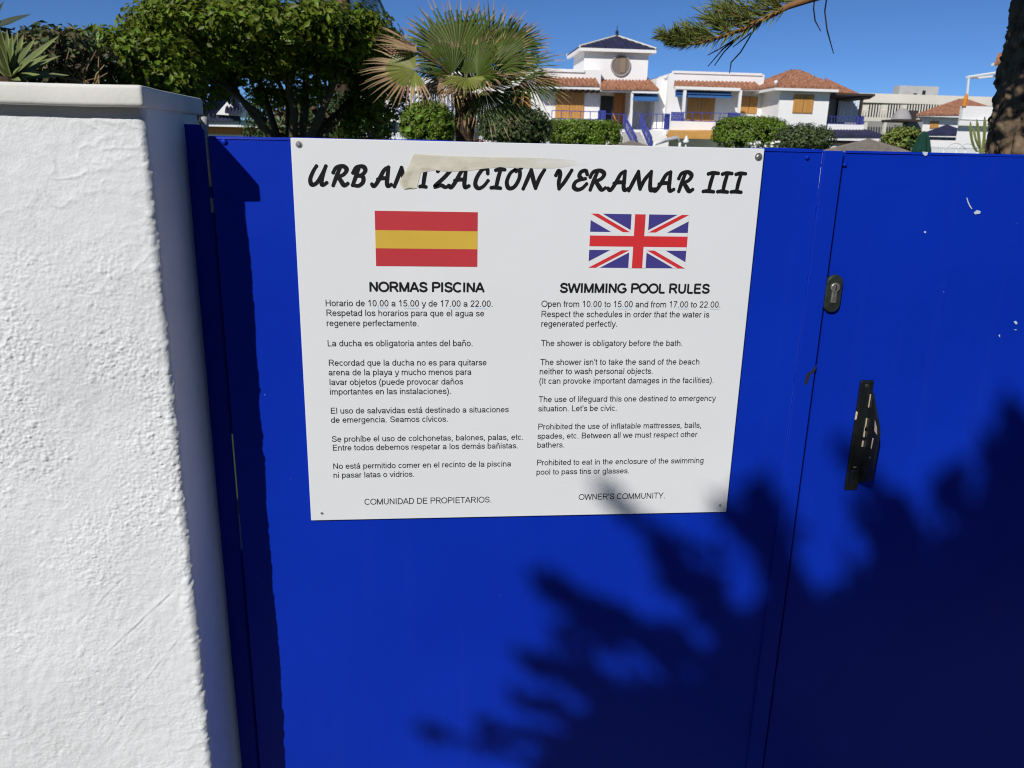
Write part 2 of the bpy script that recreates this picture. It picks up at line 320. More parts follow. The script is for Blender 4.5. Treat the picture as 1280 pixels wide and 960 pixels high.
    cornerw = np.exp(-((X-xc)**2+(Yy-y0)**2)/(0.022**2))
    o_ = Z*0
    D += cornerw*(0.0022*gnoise(np.stack([o_+.3, o_+.7, Z*13], -1))+0.0016*gnoise(np.stack([o_+5.3, o_, Z*41], -1))+0.0020*pebbles(.013, .5, 301))
    X = X+NX*D; Yy = Yy+NY*D
    V = np.stack([X, Yy, Z], -1).reshape(-1, 3)
    i = np.arange(nz-1)[:, None]*npf+np.arange(npf-1)[None, :]
    F = np.stack([i, i+1, i+npf+1, i+npf], -1).reshape(-1, 4)
    link('wall_face', V, F, M['stucco'], root, smooth=True)
    MB().box(-2.2, xc-0.012, y0+0.016, 0.108, 0, zt-0.002).build('wall_core', M['white'], root)
    b = bmesh.new(); bmesh.ops.create_cube(b, size=1)
    x0, x1, ya, yb, za, zb = -2.3, -0.1685, -0.172, 0.132, GT+0.0345, GT+0.0635
    for v in b.verts: v.co = Vector((x0+(v.co.x+.5)*(x1-x0), ya+(v.co.y+.5)*(yb-ya), za+(v.co.z+.5)*(zb-za)))
    bmesh.ops.subdivide_edges(b, edges=[e for e in b.edges if abs(e.verts[0].co.x-e.verts[1].co.x) > 1], cuts=160)
    bmesh.ops.subdivide_edges(b, edges=[e for e in b.edges if abs(e.verts[0].co.y-e.verts[1].co.y) > .2], cuts=12)
    bmesh.ops.bevel(b, geom=[e for e in b.edges if e.is_manifold and e.calc_face_angle(0) > 1], offset=0.0055, segments=4, affect='EDGES', profile=.5)
    vs = np.array([v.co[:] for v in b.verts]); dn = 0.0005*fbm(vs*14, 2)+0.0007*gnoise(vs*3.5)
    vs[:, 2] += dn; vs[:, 1] += 0.0009*fbm(vs*11+4, 2); vs[:, 0] += 0.001*fbm(vs*11+8, 2)
    b.verts.index_update(); fs = [[v.index for v in f.verts] for f in b.faces]; b.free()
    link('coping', vs, fs, M['cap'], root, smooth=True)
    return root
stucco_wall()

# ------------------------------------------------------------------ blue gate: frame post, fixed leaf, door leaf
def gate():
    post = thing('gate_post', 'narrow dark blue steel post with a grey hinge rod beside the white wall', 'post', (-0.155, 0.05, 0))
    MB().rbox(-0.1775, -0.1412, 0.030, 0.038, 0.0, GT+0.018, 0.002).build('post_body', M['paint'], post)
    h = MB(); h.cyl((-0.1337, 0.006, GT-0.080), (-0.1342, 0.006, GT+0.014), 0.0028, 10); h.cyl((-0.1337, 0.006, GT-0.122), (-0.1337, 0.006, GT-0.098), 0.0028, 10)
    h.build('hinge_rod', M['rod'], post, True)
    MB().lathe((-0.1365, 0.010), [(0, GT+0.030), (.0045, GT+.0295), (.006, GT+.026), (.006, GT+.015), (.004, GT+0.010)], 14).build('hinge_knob', M['rod'], post, True)
    # plate added to block light through the gap, open where the garden shows
    s = MB(); zg0, zg1 = at(297, 690, 0).z, at(285, 540, 0).z; s.box(-0.170, -0.126, 0.046, 0.05, 0.05, zg0-.02); s.box(-0.170, -0.126, 0.046, 0.05, zg1-.02, GT-0.002)
    s.build('gap_blocker', M['paint'], post)

    leaf = thing('metal_gate', 'bright blue sheet steel gate panel carrying the white pool rules sign', 'gate', (0.4, 0.02, 0))
    b = bmesh.new(); bmesh.ops.create_grid(b, x_segments=90, y_segments=130, size=.5)
    X0, X1, Z0, Z1 = -0.1295, 0.9045, 0.06, GT
    vs = np.array([(X0+(v.co.x+.5)*(X1-X0), 0, Z0+(v.co.y+.5)*(Z1-Z0)) for v in b.verts]); vs[:, 1] = 0.0009*fbm(vs*3.1, 2)-0.0
    b.verts.index_update(); fs = [[v.index for v in f.verts] for f in b.faces]; b.free()
    link('front_sheet', vs, fs, M['paint'], leaf, True)
    MB().box(X0+.0005, X1, 0.0025, 0.036, Z0, GT-0.0025).build('steel_frame', M['paint'], leaf)
    e = MB(); n = 60                            # the folded top edge, a little wavy
    for k in range(n):
        xa = X0+(X1-X0)*k/n; xb = X0+(X1-X0)*(k+1)/n; w = lambda x: GT+0.0012*math.sin(x*9)+0.0008*math.sin(x*31+1)
        e.add([(xa, -.0012, GT-.004), (xb, -.0012, GT-.004), (xb, -.0006, w(xb)), (xa, -.0006, w(xa)), (xa, .036, w(xa)), (xb, .036, w(xb))], [(0, 1, 2, 3), (3, 2, 5, 4)])
    e.build('top_fold', M['paint'], leaf)
    MB().rbox(0.905, 0.9405, -0.0045, 0.002, 0.06, GT-0.001, 0.0016).build('cover_strip', M['paint'], leaf)
    for (px, py, r) in ((280, 177, .0045), (1009, 197, .0036), (943, 613, .003)):
        sc = MB(); p = at(px, py, -0.001); sc.tube([(p.x, .002, p.z), (p.x, -.0022, p.z), (p.x, -.0032, p.z)], [r, r, r*.5], 10); sc.build('rivet', M['paint'], leaf, True)

    door = thing('metal_gate', 'blue steel gate door with a lock, black pull handle and chipped paint', 'gate door', (1.3, 0.02, 0))
    b = bmesh.new(); bmesh.ops.create_grid(b, x_segments=80, y_segments=140, size=.5)
    X0, X1 = 0.9455, 2.05
    vs = np.array([(X0+(v.co.x+.5)*(X1-X0), 0, Z0+(v.co.y+.5)*(Z1-Z0)) for v in b.verts])
    vs[:, 1] = 0.0011*fbm(vs*2.6+7, 2)-.0004
    edge = np.abs(vs[:, 0]-X0) < 1e-5                  # the worn, notched edge along the gap
    vs[edge, 0] += 0.0009*gnoise(np.stack([vs[edge, 2]*0, vs[edge, 2]*0, vs[edge, 2]*22], -1))
    b.verts.index_update(); fs = [[v.index for v in f.verts] for f in b.faces]; b.free()
    link('front_sheet', vs, fs, M['paint'], door, True)
    MB().box(X0+0.002, X1, 0.0035, 0.036, Z0, GT-0.003).build('steel_frame', M['paint'], door)
    e = MB()
    for k in range(n):
        xa = X0+(X1-X0)*k/n; xb = X0+(X1-X0)*(k+1)/n; w = lambda x: GT-.0005+0.0011*math.sin(x*8+2)+0.0008*math.sin(x*27)
        e.add([(xa, -.0016, GT-.004), (xb, -.0016, GT-.004), (xb, -.0010, w(xb)), (xa, -.0010, w(xa)), (xa, .036, w(xa)), (xb, .036, w(xb))], [(0, 1, 2, 3), (3, 2, 5, 4)])
    e.build('top_fold', M['paint'], door)
    MB().box(X0-.0015, X0+.012, .012, .034, Z0, GT-.004).build('stop_bar', M['paint'], door)
    # chips that show primer
    def chip(pts, y=-0.0022): MB().poly([(at(a, b_, y).x, y, at(a, b_, y).z) for a, b_ in pts][::-1]).build('paint_chip', M['chip'], door)
    chip([(1153, 189.5), (1160, 190), (1159, 194), (1156, 195), (1153.5, 192)])
    chip([(1208.0, 247), (1209, 247), (1211, 253), (1213, 257), (1215.5, 261), (1214.5, 261.5), (1211.8, 258), (1209.5, 253)])
    chip([(1217, 266), (1221, 262.5), (1226, 264), (1225, 267), (1219, 268)])
    chip([(1267, 402), (1270, 401), (1272, 404), (1270, 406)])
    chip([(1267, 412), (1271, 411.6), (1270, 413)])
    chip([(1248, 419), (1250, 418), (1250, 422)]); chip([(1155, 289), (1157.5, 289), (1157.5, 291.5), (1155, 291)])
    sc = MB(); p = at(1056, 206, -.001); sc.tube([(p.x, .002, p.z), (p.x, -.0028, p.z), (p.x, -.0038, p.z)], [.0032, .0032, .0016], 10); sc.build('rivet', M['paint'], door, True)
    MB().poly([(at(a, b_, -.0049).x, -.0049, at(a, b_, -.0049).z) for a, b_ in [(1005, 481), (1008, 468), (1016, 462), (1021, 455), (1019.5, 463), (1013, 469), (1009, 480)]][::-1]).build('edge_notch', M['dark'], leaf)
    # lock escutcheon: oval plate with a profile cylinder
    c = at(1041.5, 367, -.006); cx, cz = c.x, c.z
    def oval(w, hgt, n=14):
        r = w/2; o = []
        for k in range(n+1): a = math.pi*k/n; o.append((cx+r*math.cos(a), cz+hgt/2-r+r*math.sin(a)))
        for k in range(n+1): a = math.pi+math.pi*k/n; o.append((cx+r*math.cos(a), cz-hgt/2+r+r*math.sin(a)))
        return o
    lk = MB(); A = oval(.0305, .069); B_ = oval(.0265, .065); nn = len(A)
    vs = [(x, 0.0, z) for x, z in A]+[(x, -.0075, z) for x, z in A]+[(x, -.0098, z) for x, z in B_]
    fs = [(i, (i+1) % nn, nn+(i+1) % nn, nn+i) for i in range(nn)]+[(nn+i, nn+(i+1) % nn, 2*nn+(i+1) % nn, 2*nn+i) for i in range(nn)]+[tuple(range(2*nn, 3*nn))]
    lk.add(vs, fs); lock = lk.build('lock_plate', M['lockgreen'], door)
    cy = MB(); cy.tube([(cx, -.004, cz+.012), (cx, -.0125, cz+.012), (cx, -.0135, cz+.012)], [.0086, .0086, .0076], 20)
    cy.rbox(cx-.0052, cx+.0052, -.0122, -.004, cz-.0165, cz+.007, .002); cy.build('lock_cylinder', M['brass'], lock)
    k = MB(); k.box(cx-.001, cx+.001, -.0141, -.0132, cz+.0075, cz+.0165); k.build('keyhole', M['dark'], lock)
    # pull handle: back plate and a wedge shaped fin
    T = at(1082, 475, -.002); Bt = at(1067, 612, -.002); hx = (T.x+Bt.x)/2-.001
    hd = MB().rbox(hx-.0145, hx+.0125, -.0055, 0, Bt.z, T.z, .0035).build('pull_handle', M['blackm'], door)
    zt = at(1080, 489, 0).z; zm = at(1101, 535, -.046).z; zb = at(1085, 603, -.005).z; zbo = at(1098, 601, -.048).z
    fin = MB(); fx0, fx1 = hx+.0090, hx+.0140
    fin.prism([(fx0, -.0054, zt), (fx0, -.046, zm), (fx0, -.050, zm-.012), (fx0, -.048, zbo), (fx0, -.0054, zb)], (fx1-fx0, 0, 0))
    fin.rbox(hx-.010, fx0-.0004, -.012, -.0052, zb-.003, zb+.030, .003)
    fin.build('finger_pull', M['blackm'], hd)
    class Worn:                                   # bare metal where hands have worn the lacquer, each patch a part
        def poly(s_, p_): MB().poly(p_).build('worn_patch', M['worn'], hd)
        def box(s_, *p_): MB().box(*p_).build('worn_patch', M['worn'], hd)
    wn = Worn()
    x = fx0-.0006
    wn.poly([(x, -.0330, zm+.012), (x, -.0445, zm-.001), (x, -.0480, zm-.013), (x, -.0370, zm-.009)])
    wn.poly([(x, -.0345, zm-.024), (x, -.0385, zm-.023), (x, -.0370, zm-.046), (x, -.0340, zm-.044)])
    wn.poly([(x, -.035, zm-.062), (x, -.037, zm-.061), (x, -.036, zm-.066)])
    for (za, zc, w) in ((zt-.004, zt-.030, .0006), (zm+.006, zm-.020, .0010), (zm-.012, zm-.032, .0016), (zm-.040, zm-.052, .0018)):
        wn.box(fx0-.0016-w, fx0-.0008, -.0078, -.0060, zc, za)
    wn.poly([(hx-.0149, -.004, zm+.014), (hx-.0148, -.0045, zm+.02), (hx-.012, -.0060, zm+.018), (hx-.0122, -.0060, zm+.004), (hx-.0149, -.004, zm+.002)])
    wn.poly([(hx-.004, -.0060, zb+.034), (hx+.002, -.0060, zb+.034), (hx+.002, -.0060, zb+.0325), (hx-.004, -.0060, zb+.0325)])
    for zz in (T.z-.011, Bt.z+.012):
        s_ = MB(); s_.tube([(hx-.001, -.004, zz), (hx-.001, -.0072, zz), (hx-.001, -.0078, zz)], [.0046, .0046, .0036], 16); s_.tube([(hx-.001, -.0077, zz), (hx-.001, -.0082, zz)], [.002, .002], 6)
        s_.build('screw', M['lockgreen'], hd)
gate()

# ------------------------------------------------------------------ the pool rules sign
SY = -0.0065                                     # front face of the sign
def sp(px, py, y=SY): p = at(px, py, y); return p.x, p.z
def sign():
    root = thing('rules_sign', 'white bilingual swimming pool rules sign screwed to the blue gate, old tape across its title', 'sign', (0.4, SY, GT-.69))
    tl, tr, br, bl = sp(364, 172), sp(957, 186), sp(907, 640), sp(388, 651)
    x0 = (tl[0]+bl[0])/2; x1 = (tr[0]+br[0])/2; z1 = (tl[1]+tr[1])/2; z0 = (bl[1]+br[1])/2
    MB().rbox(x0, x1, SY, -0.0028, z0, z1, .0009, 1).build('board', M['sign'], root)
    # lettering
    def E(cx, cy, rx, ry, a0, a1):
        n = max(3, int(abs(a1-a0)/18)); return [(cx+rx*math.cos(math.radians(a0+(a1-a0)*i/n)), cy+ry*math.sin(math.radians(a0+(a1-a0)*i/n))) for i in range(n+1)]
    arch = [(.1, .31)]+E(.277, .30, .172, .175, 158, 0)+[(.449, 0)]
    S_ = [(.43, .36), (.38, .44), (.25, .475), (.13, .445), (.085, .37), (.13, .30), (.25, .265), (.385, .23), (.435, .15), (.385, .075), (.25, .045), (.115, .08), (.06, .165)]
    Pb = [(.12, .672), (.41, .672)]+E(.41, .51, .2, .162, 90, -90)+[(.12, .348)]
    GL = {'a': (.556, [(.085, .355), (.11, .42), (.17, .46), (.27, .475), (.37, .46), (.43, .40), (.438, .30), (.44, .11), (.465, .0)], [(.438, .295), (.34, .268), (.19, .245), (.105, .205), (.08, .14), (.115, .075), (.20, .045), (.33, .068), (.41, .13), (.438, .2)]),
          'b': (.556, [(.1, .716), (.1, 0)], E(.285, .26, .187, .215, 180, -180)), 'c': (.5, E(.27, .26, .19, .215, 42, 318)), 'd': (.556, [(.455, .716), (.455, 0)], E(.27, .26, .187, .215, 0, 360)),
          'e': (.556, [(.09, .265), (.468, .265)]+E(.277, .26, .193, .215, 2, 326)), 'f': (.278, [(.115, 0), (.115, .56)]+E(.205, .58, .09, .092, 180, 75), [(.01, .475), (.25, .475)]),
          'g': (.556, [(.455, .52), (.455, -.04)]+E(.27, -.045, .185, .12, 0, -160), E(.27, .26, .187, .215, 0, 360)), 'h': (.556, [(.1, .716), (.1, 0)], arch), 'i': (.222, [(.11, .52), (.11, 0)], [(.11, .716), (.11, .62)]),
          'j': (.222, [(.11, .52), (.11, -.1), (.07, -.165), (.0, -.165)], [(.11, .716), (.11, .62)]), 'k': (.5, [(.1, .716), (.1, 0)], [(.42, .52), (.12, .21)], [(.21, .30), (.45, 0)]), 'l': (.222, [(.11, .716), (.11, 0)]),
          'm': (.833, [(.1, .52), (.1, 0)], [(.1, .31)]+E(.26, .33, .152, .145, 160, 0)+[(.412, 0)], [(.414, .31)]+E(.578, .33, .155, .145, 160, 0)+[(.733, 0)]), 'n': (.556, [(.1, .52), (.1, 0)], arch), 'o': (.556, E(.278, .26, .2, .215, 0, 360)),
          'p': (.556, [(.1, .52), (.1, -.2)], E(.285, .26, .187, .215, 180, -180)), 'q': (.556, [(.455, .52), (.455, -.2)], E(.27, .26, .187, .215, 0, 360)), 'r': (.333, [(.1, .52), (.1, 0)], [(.1, .3)]+E(.245, .325, .145, .15, 160, 68)),
          's': (.5, S_), 't': (.278, [(.125, .65), (.125, .13), (.15, .06), (.25, .045)], [(.02, .475), (.25, .475)]), 'u': (.556, [(.1, .52), (.1, .22)]+E(.272, .22, .172, .175, 180, 338), [(.452, .52), (.452, 0)]),
          'v': (.5, [(.03, .52), (.25, .0), (.47, .52)]), 'w': (.722, [(.03, .52), (.195, .0), (.36, .5), (.525, .0), (.69, .52)]), 'x': (.5, [(.04, .52), (.46, 0)], [(.46, .52), (.04, 0)]), 'y': (.5, [(.03, .52), (.255, .0)], [(.475, .52), (.245, -.08), (.18, -.165), (.05, -.16)]), 'z': (.5, [(.05, .475), (.43, .475), (.05, .045), (.46, .045)]),
          'A': (.667, [(.03, 0), (.333, .71), (.636, 0)], [(.13, .235), (.53, .235)]), 'B': (.667, [(.12, .716), (.12, 0)], [(.12, .672), (.36, .672)]+E(.36, .52, .19, .152, 90, -90)+[(.12, .368)], [(.36, .368)]+E(.39, .207, .2, .162, 90, -90)+[(.12, .045)]),
          'C': (.722, E(.375, .357, .31, .315, 42, 318)), 'D': (.722, [(.12, .716), (.12, 0)], [(.12, .672), (.33, .672)]+E(.33, .357, .31, .315, 90, -90)+[(.12, .045)]), 'E': (.667, [(.125, .716), (.125, 0)], [(.125, .672), (.6, .672)], [(.125, .37), (.56, .37)], [(.125, .045), (.615, .045)]),
          'G': (.778, E(.39, .357, .33, .315, 42, 335)+[(.70, .33), (.42, .33)]), 'H': (.722, [(.12, .716), (.12, 0)], [(.6, .716), (.6, 0)], [(.12, .37), (.6, .37)]), 'I': (.278, [(.139, .716), (.139, 0)]), 'L': (.556, [(.12, .716), (.12, .045), (.53, .045)]),
          'M': (.833, [(.115, 0), (.115, .70), (.416, .03), (.718, .70), (.718, 0)]), 'N': (.722, [(.12, 0), (.12, .69), (.6, .03), (.6, .716)]), 'O': (.778, E(.389, .357, .335, .315, 0, 360)), 'P': (.667, [(.12, .716), (.12, 0)], Pb), 'R': (.722, [(.12, .716), (.12, 0)], Pb, [(.36, .34), (.46, .28), (.66, 0)]),
          'S': (.667, [(x_*1.36, y_*1.46-.021) for x_, y_ in S_]), 'T': (.611, [(.305, .672), (.305, 0)], [(.02, .672), (.59, .672)]), 'U': (.722, [(.12, .716), (.12, .27)]+E(.36, .27, .24, .225, 180, 360)+[(.6, .716)]), 'W': (.944, [(.03, .716), (.245, .0), (.472, .69), (.70, .0), (.915, .716)]), 'Y': (.667, [(.03, .716), (.333, .32), (.636, .716)], [(.333, .33), (.333, 0)]),
          '0': (.556, E(.278, .357, .19, .315, 0, 360)), '1': (.556, [(.115, .53), (.23, .60), (.315, .716)], [(.315, .716), (.315, 0)]), '2': (.556, E(.27, .49, .185, .182, 172, -30)+[(.08, .045)], [(.06, .045), (.49, .045)]), '5': (.556, [(.46, .672), (.16, .672), (.10, .36)]+E(.265, .235, .2, .19, 125, -165)), '7': (.556, [(.05, .672), (.48, .672), (.31, .40), (.2, 0)]),
          '.': (.278, [(.139, .10), (.139, 0)]), ',': (.278, [(.139, .10), (.139, 0), (.10, -.12)]), '(': (.333, [(.28, .73), (.15, .52), (.1, .26), (.15, .0), (.28, -.21)]), ')': (.333, [(.05, .73), (.18, .52), (.23, .26), (.18, .0), (.05, -.21)]), "'": (.191, [(.095, .716), (.09, .48)]), ' ': (.278,)}
    GL['ñ'] = GL['n']+([(.14, .63), (.20, .685), (.34, .63), (.41, .685)],); GL['á'] = GL['a']+([(.24, .585), (.36, .72)],); GL['í'] = (GL['i'][0], GL['i'][1], [(.09, .59), (.2, .72)])
    def stroke_ribbon(mb, pts, w, fx, fz, y):
        pts = [q for i, q in enumerate(pts) if i == 0 or math.hypot(q[0]-pts[i-1][0], q[1]-pts[i-1][1]) > 1e-4]
        for i in range(1, len(pts)-1):               # break the stroke at sharp corners
            a0 = math.atan2(pts[i][1]-pts[i-1][1], pts[i][0]-pts[i-1][0]); a1 = math.atan2(pts[i+1][1]-pts[i][1], pts[i+1][0]-pts[i][0])
            if abs((a1-a0+math.pi) % (2*math.pi)-math.pi) > 1.2: stroke_ribbon(mb, pts[:i+1], w, fx, fz, y); return stroke_ribbon(mb, pts[i:], w, fx, fz, y-.00001)
        n = len(pts); closed = math.hypot(pts[0][0]-pts[-1][0], pts[0][1]-pts[-1][1]) < 1e-4; Lf = []; Rg = []
        for i in range(n):
            if closed: a = pts[i-1 if i else n-2]; b = pts[i+1 if i < n-1 else 1]
            else: a = pts[max(i-1, 0)]; b = pts[min(i+1, n-1)]
            p_ = pts[i]; d0 = (p_[0]-a[0], p_[1]-a[1]); d1 = (b[0]-p_[0], b[1]-p_[1]); l0, l1 = math.hypot(*d0), math.hypot(*d1)
            if l0 < 1e-9: d0, l0 = d1, l1
            if l1 < 1e-9: d1, l1 = d0, l0
            d0 = (d0[0]/l0, d0[1]/l0); d1 = (d1[0]/l1, d1[1]/l1); nx, nz = -(d0[1]+d1[1]), d0[0]+d1[0]; l = math.hypot(nx, nz) or 1; nx /= l; nz /= l
            k = min(1.25, 1/max(.35, nx*-d0[1]+nz*d0[0]))*w/2; Lf.append((p_[0]+nx*k, p_[1]+nz*k)); Rg.append((p_[0]-nx*k, p_[1]-nz*k))
        mb.add([(fx(q[0]), y, fz(q[1])) for q in Lf+Rg], [(i, n+i, n+i+1, i+1) for i in range(n-1)])
    def lines(rows, name, m, em, wt_):
        mb = MB(); kk = 0
        for s, xl, xr, yb, sl in rows+[(None, 0, 0, 0, 0)]:
            if s is None:
                if mb.v: mb.build(name, m, root)
                mb = MB(); continue
            a = sp(xl, yb, SY); b = sp(xr, yb+sl, SY); zb = (a[1]+b[1])/2; adv = sum(GL[c][0] for c in s)-.1; k = (b[0]-a[0])/adv; x = -.05
            for c in s:
                for st in GL[c][1:]: stroke_ribbon(mb, st, wt_, lambda q: a[0]+(x+q)*k, lambda q: zb+q*em, SY-.0003-.00002*(kk % 4)); kk += 1
                x += GL[c][0]
    BR = (None, 0, 0, 0, 0)
    es = [("Horario de 10.00 a 15.00 y de 17.00 a 22.00.", 407, 616, 382.6, 1.1), ("Respetad los horarios para que el agua se", 408, 605, 394.8, .9), ("regenere perfectamente.", 408.5, 523.5, 407.6, .4), BR,
          ("La ducha es obligatoria antes del baño.", 409.5, 591, 432.6, .4), BR, ("Recordad que la ducha no es para quitarse", 411, 608, 457, 0), ("arena de la playa y mucho menos para", 411, 589, 469, -.2),
          ("lavar objetos (puede provocar daños", 412, 578.5, 481.2, -.5), ("importantes en las instalaciones).", 412.5, 564, 493.2, -.7), BR, ("El uso de salvavidas está destinado a situaciones", 413.5, 635.5, 516.8, -1.2),
          ("de emergencia. Seamos cívicos.", 414, 560, 528.4, -1.2), BR, ("Se prohíbe el uso de colchonetas, balones, palas, etc.", 415, 654, 552, -2), ("Entre todos debemos respetar a los demás bañistas.", 416, 647.5, 563, -2.4), BR,
          ("No está permitido comer en el recinto de la piscina", 416.5, 638.5, 586, -2.8), ("ni pasar latas o vidrios.", 417, 518, 597.4, -1.6)]
    en = [("Open from 10.00 to 15.00 and from 17.00 to 22.00.", 677, 900.5, 383.8, .6), ("Respect the schedules in order that the water is", 676.5, 886, 396.6, 0), ("regenerated perfectly.", 676.5, 771.5, 408.4, 0), BR,
          ("The shower is obligatory before the bath.", 676.5, 853, 432.6, 0), BR, ("The shower isn't to take the sand of the beach", 675.5, 874, 456.3, -.6), ("neither to wash personal objects.", 674.5, 816, 467.8, -.4),
          ("(It can provoke important damages in the facilities).", 674, 892, 479.8, -1), BR, ("The use of lifeguard this one destined to emergency", 673.5, 894, 502.6, -1.4), ("situation. Let's be civic.", 673, 771, 514.2, -.6), BR,
          ("Prohibited the use of inflatable mattresses, balls,", 672.5, 876.5, 536.6, -1.6), ("spades, etc. Between all we must respect other", 672, 871, 548.2, -1.6), ("bathers.", 671.5, 705.5, 559.6, -.2), BR,
          ("Prohibited to eat in the enclosure of the swimming", 671, 879, 581.2, -2), ("pool to pass tins or glasses.", 670.5, 786.5, 593, -1)]
    px = 0.00141
    lines(es, 'rules_paragraph', M['inkgrey'], 11.3*px, .098); lines(en, 'rules_paragraph', M['inkgrey'], 11.3*px, .098)
    lines([("NORMAS PISCINA", 462, 604.5, 364.4, 1.2), BR, ("SWIMMING POOL RULES", 700, 886, 366.0, .8)], 'heading', M['ink'], 17.0*px, .155)
    lines([("COMUNIDAD DE PROPIETARIOS.", 456, 614.5, 630.5, -2), BR, ("OWNER'S COMMUNITY.", 723.5, 831, 624.6, -1.5)], 'signature_line', M['inkgrey'], 12.2*px, .095)
    for (a, b, yy) in ((471, 486, 385.3), (505, 524, 386), (560, 575, 386.4), (594, 609, 386.2), (738, 760, 386.4), (771, 790, 386.6), (846, 861, 386.4), (887, 899, 386.8)):
        p = sp(a, yy, SY-.0003); q = sp(b, yy+.1, SY-.0003); u = MB(); u.poly([(p[0], SY-.0003, p[1]), (q[0], SY-.0003, p[1]), (q[0], SY-.0003, p[1]+.0011), (p[0], SY-.0003, p[1]+.0011)]); u.build('faded_underline', M['cyan'], root)
    # flag of Spain
    a = sp(468.3, 263.3); b = sp(596.5, 334); x0f, x1f, zt, zb = a[0], b[0], sp(532, 264.3)[1], sp(532, 333)[1]; h = zt-zb
    fl = MB(); y = SY-.0004; fl.box(x0f, x1f, y, SY+.0006, zb+h*.655, zt); fl.box(x0f, x1f, y, SY+.0006, zb, zb+h*.325); fs = fl.build('spanish_flag', M['red'], root)
    MB().box(x0f, x1f, y, SY+.0006, zb+h*.325+.00005, zb+h*.655-.00005).build('yellow_band', M['yellow'], fs)
    # flag of the United Kingdom
    x0f = (sp(738, 267)[0]+sp(736, 335)[0])/2; x1f = (sp(860, 268)[0]+sp(857.5, 335)[0])/2; zt = sp(799, 267.8)[1]; zb = sp(797, 335)[1]
    W, H = x1f-x0f, zt-zb; q = H/30.0; CX, CZ = x0f+W/2, zb+H/2; hw, hh = W/2, H/2
    def clip_poly(pts):                          # keep a strip inside the flag's rectangle
        def cut(ps, f):
            o = []
            for i in range(len(ps)):
                A_, B_ = ps[i], ps[(i+1) % len(ps)]; fa, fb = f(A_), f(B_)
                if fa >= 0: o.append(A_)
                if fa*fb < 0: t = fa/(fa-fb); o.append((A_[0]+(B_[0]-A_[0])*t, A_[1]+(B_[1]-A_[1])*t))
            return o
        for f in (lambda p: p[0]+hw, lambda p: hw-p[0], lambda p: p[1]+hh, lambda p: hh-p[1]): pts = cut(pts, f)
        return pts
    def flag_layer(polys, k, name, m, parent):
        mb = MB(); yy = SY-.0003-.00012*k
        for ps in polys:
            ps = clip_poly(ps)
            if len(ps) > 2: mb.poly([(CX+p[0], yy, CZ+p[1]) for p in ps])
        return mb.build(name, m, parent)
    uk = flag_layer([[(-hw, -hh), (hw, -hh), (hw, hh), (-hw, hh)]], 0, 'union_flag', M['navy'], root)
    dl = math.hypot(hw, hh); dirs = [(hw/dl, hh/dl), (-hw/dl, hh/dl), (-hw/dl, -hh/dl), (hw/dl, -hh/dl)]
    def strip(d, a0, a1, o0, o1): n_ = (-d[1], d[0]); return [(d[0]*a+n_[0]*o, d[1]*a+n_[1]*o) for a, o in ((a0, o0), (a1, o0), (a1, o1), (a0, o1))]
    flag_layer([strip(dirs[0], -dl*1.2, dl*1.2, -3.1*q, 3.1*q)], 1, 'white_saltire', M['sign'], uk)
    flag_layer([strip(dirs[1], -dl*1.2, dl*1.2, -3.1*q, 3.1*q)], 1.5, 'white_saltire', M['sign'], uk)
    flag_layer([strip(d, 0, dl*1.2, (0 if i % 2 == 0 else -2*q)-(2*q if i in (0, 2) else -2*q)*0, (2*q if i % 2 == 0 else 0)) for i, d in enumerate(dirs)], 2, 'red_saltire', M['red2'], uk)
    flag_layer([[(-hw, -5*q), (hw, -5*q), (hw, 5*q), (-hw, 5*q)]], 3, 'white_cross', M['sign'], uk)
    flag_layer([[(-5*q, -hh), (5*q, -hh), (5*q, hh), (-5*q, hh)]], 3.5, 'white_cross', M['sign'], uk)
    flag_layer([[(-hw, -3*q), (hw, -3*q), (hw, 3*q), (-hw, 3*q)], ], 4.5, 'red_cross', M['red2'], uk)
    flag_layer([[(-3*q, -hh), (3*q, -hh), (3*q, hh), (-3*q, hh)]], 5, 'red_cross', M['red2'], uk)
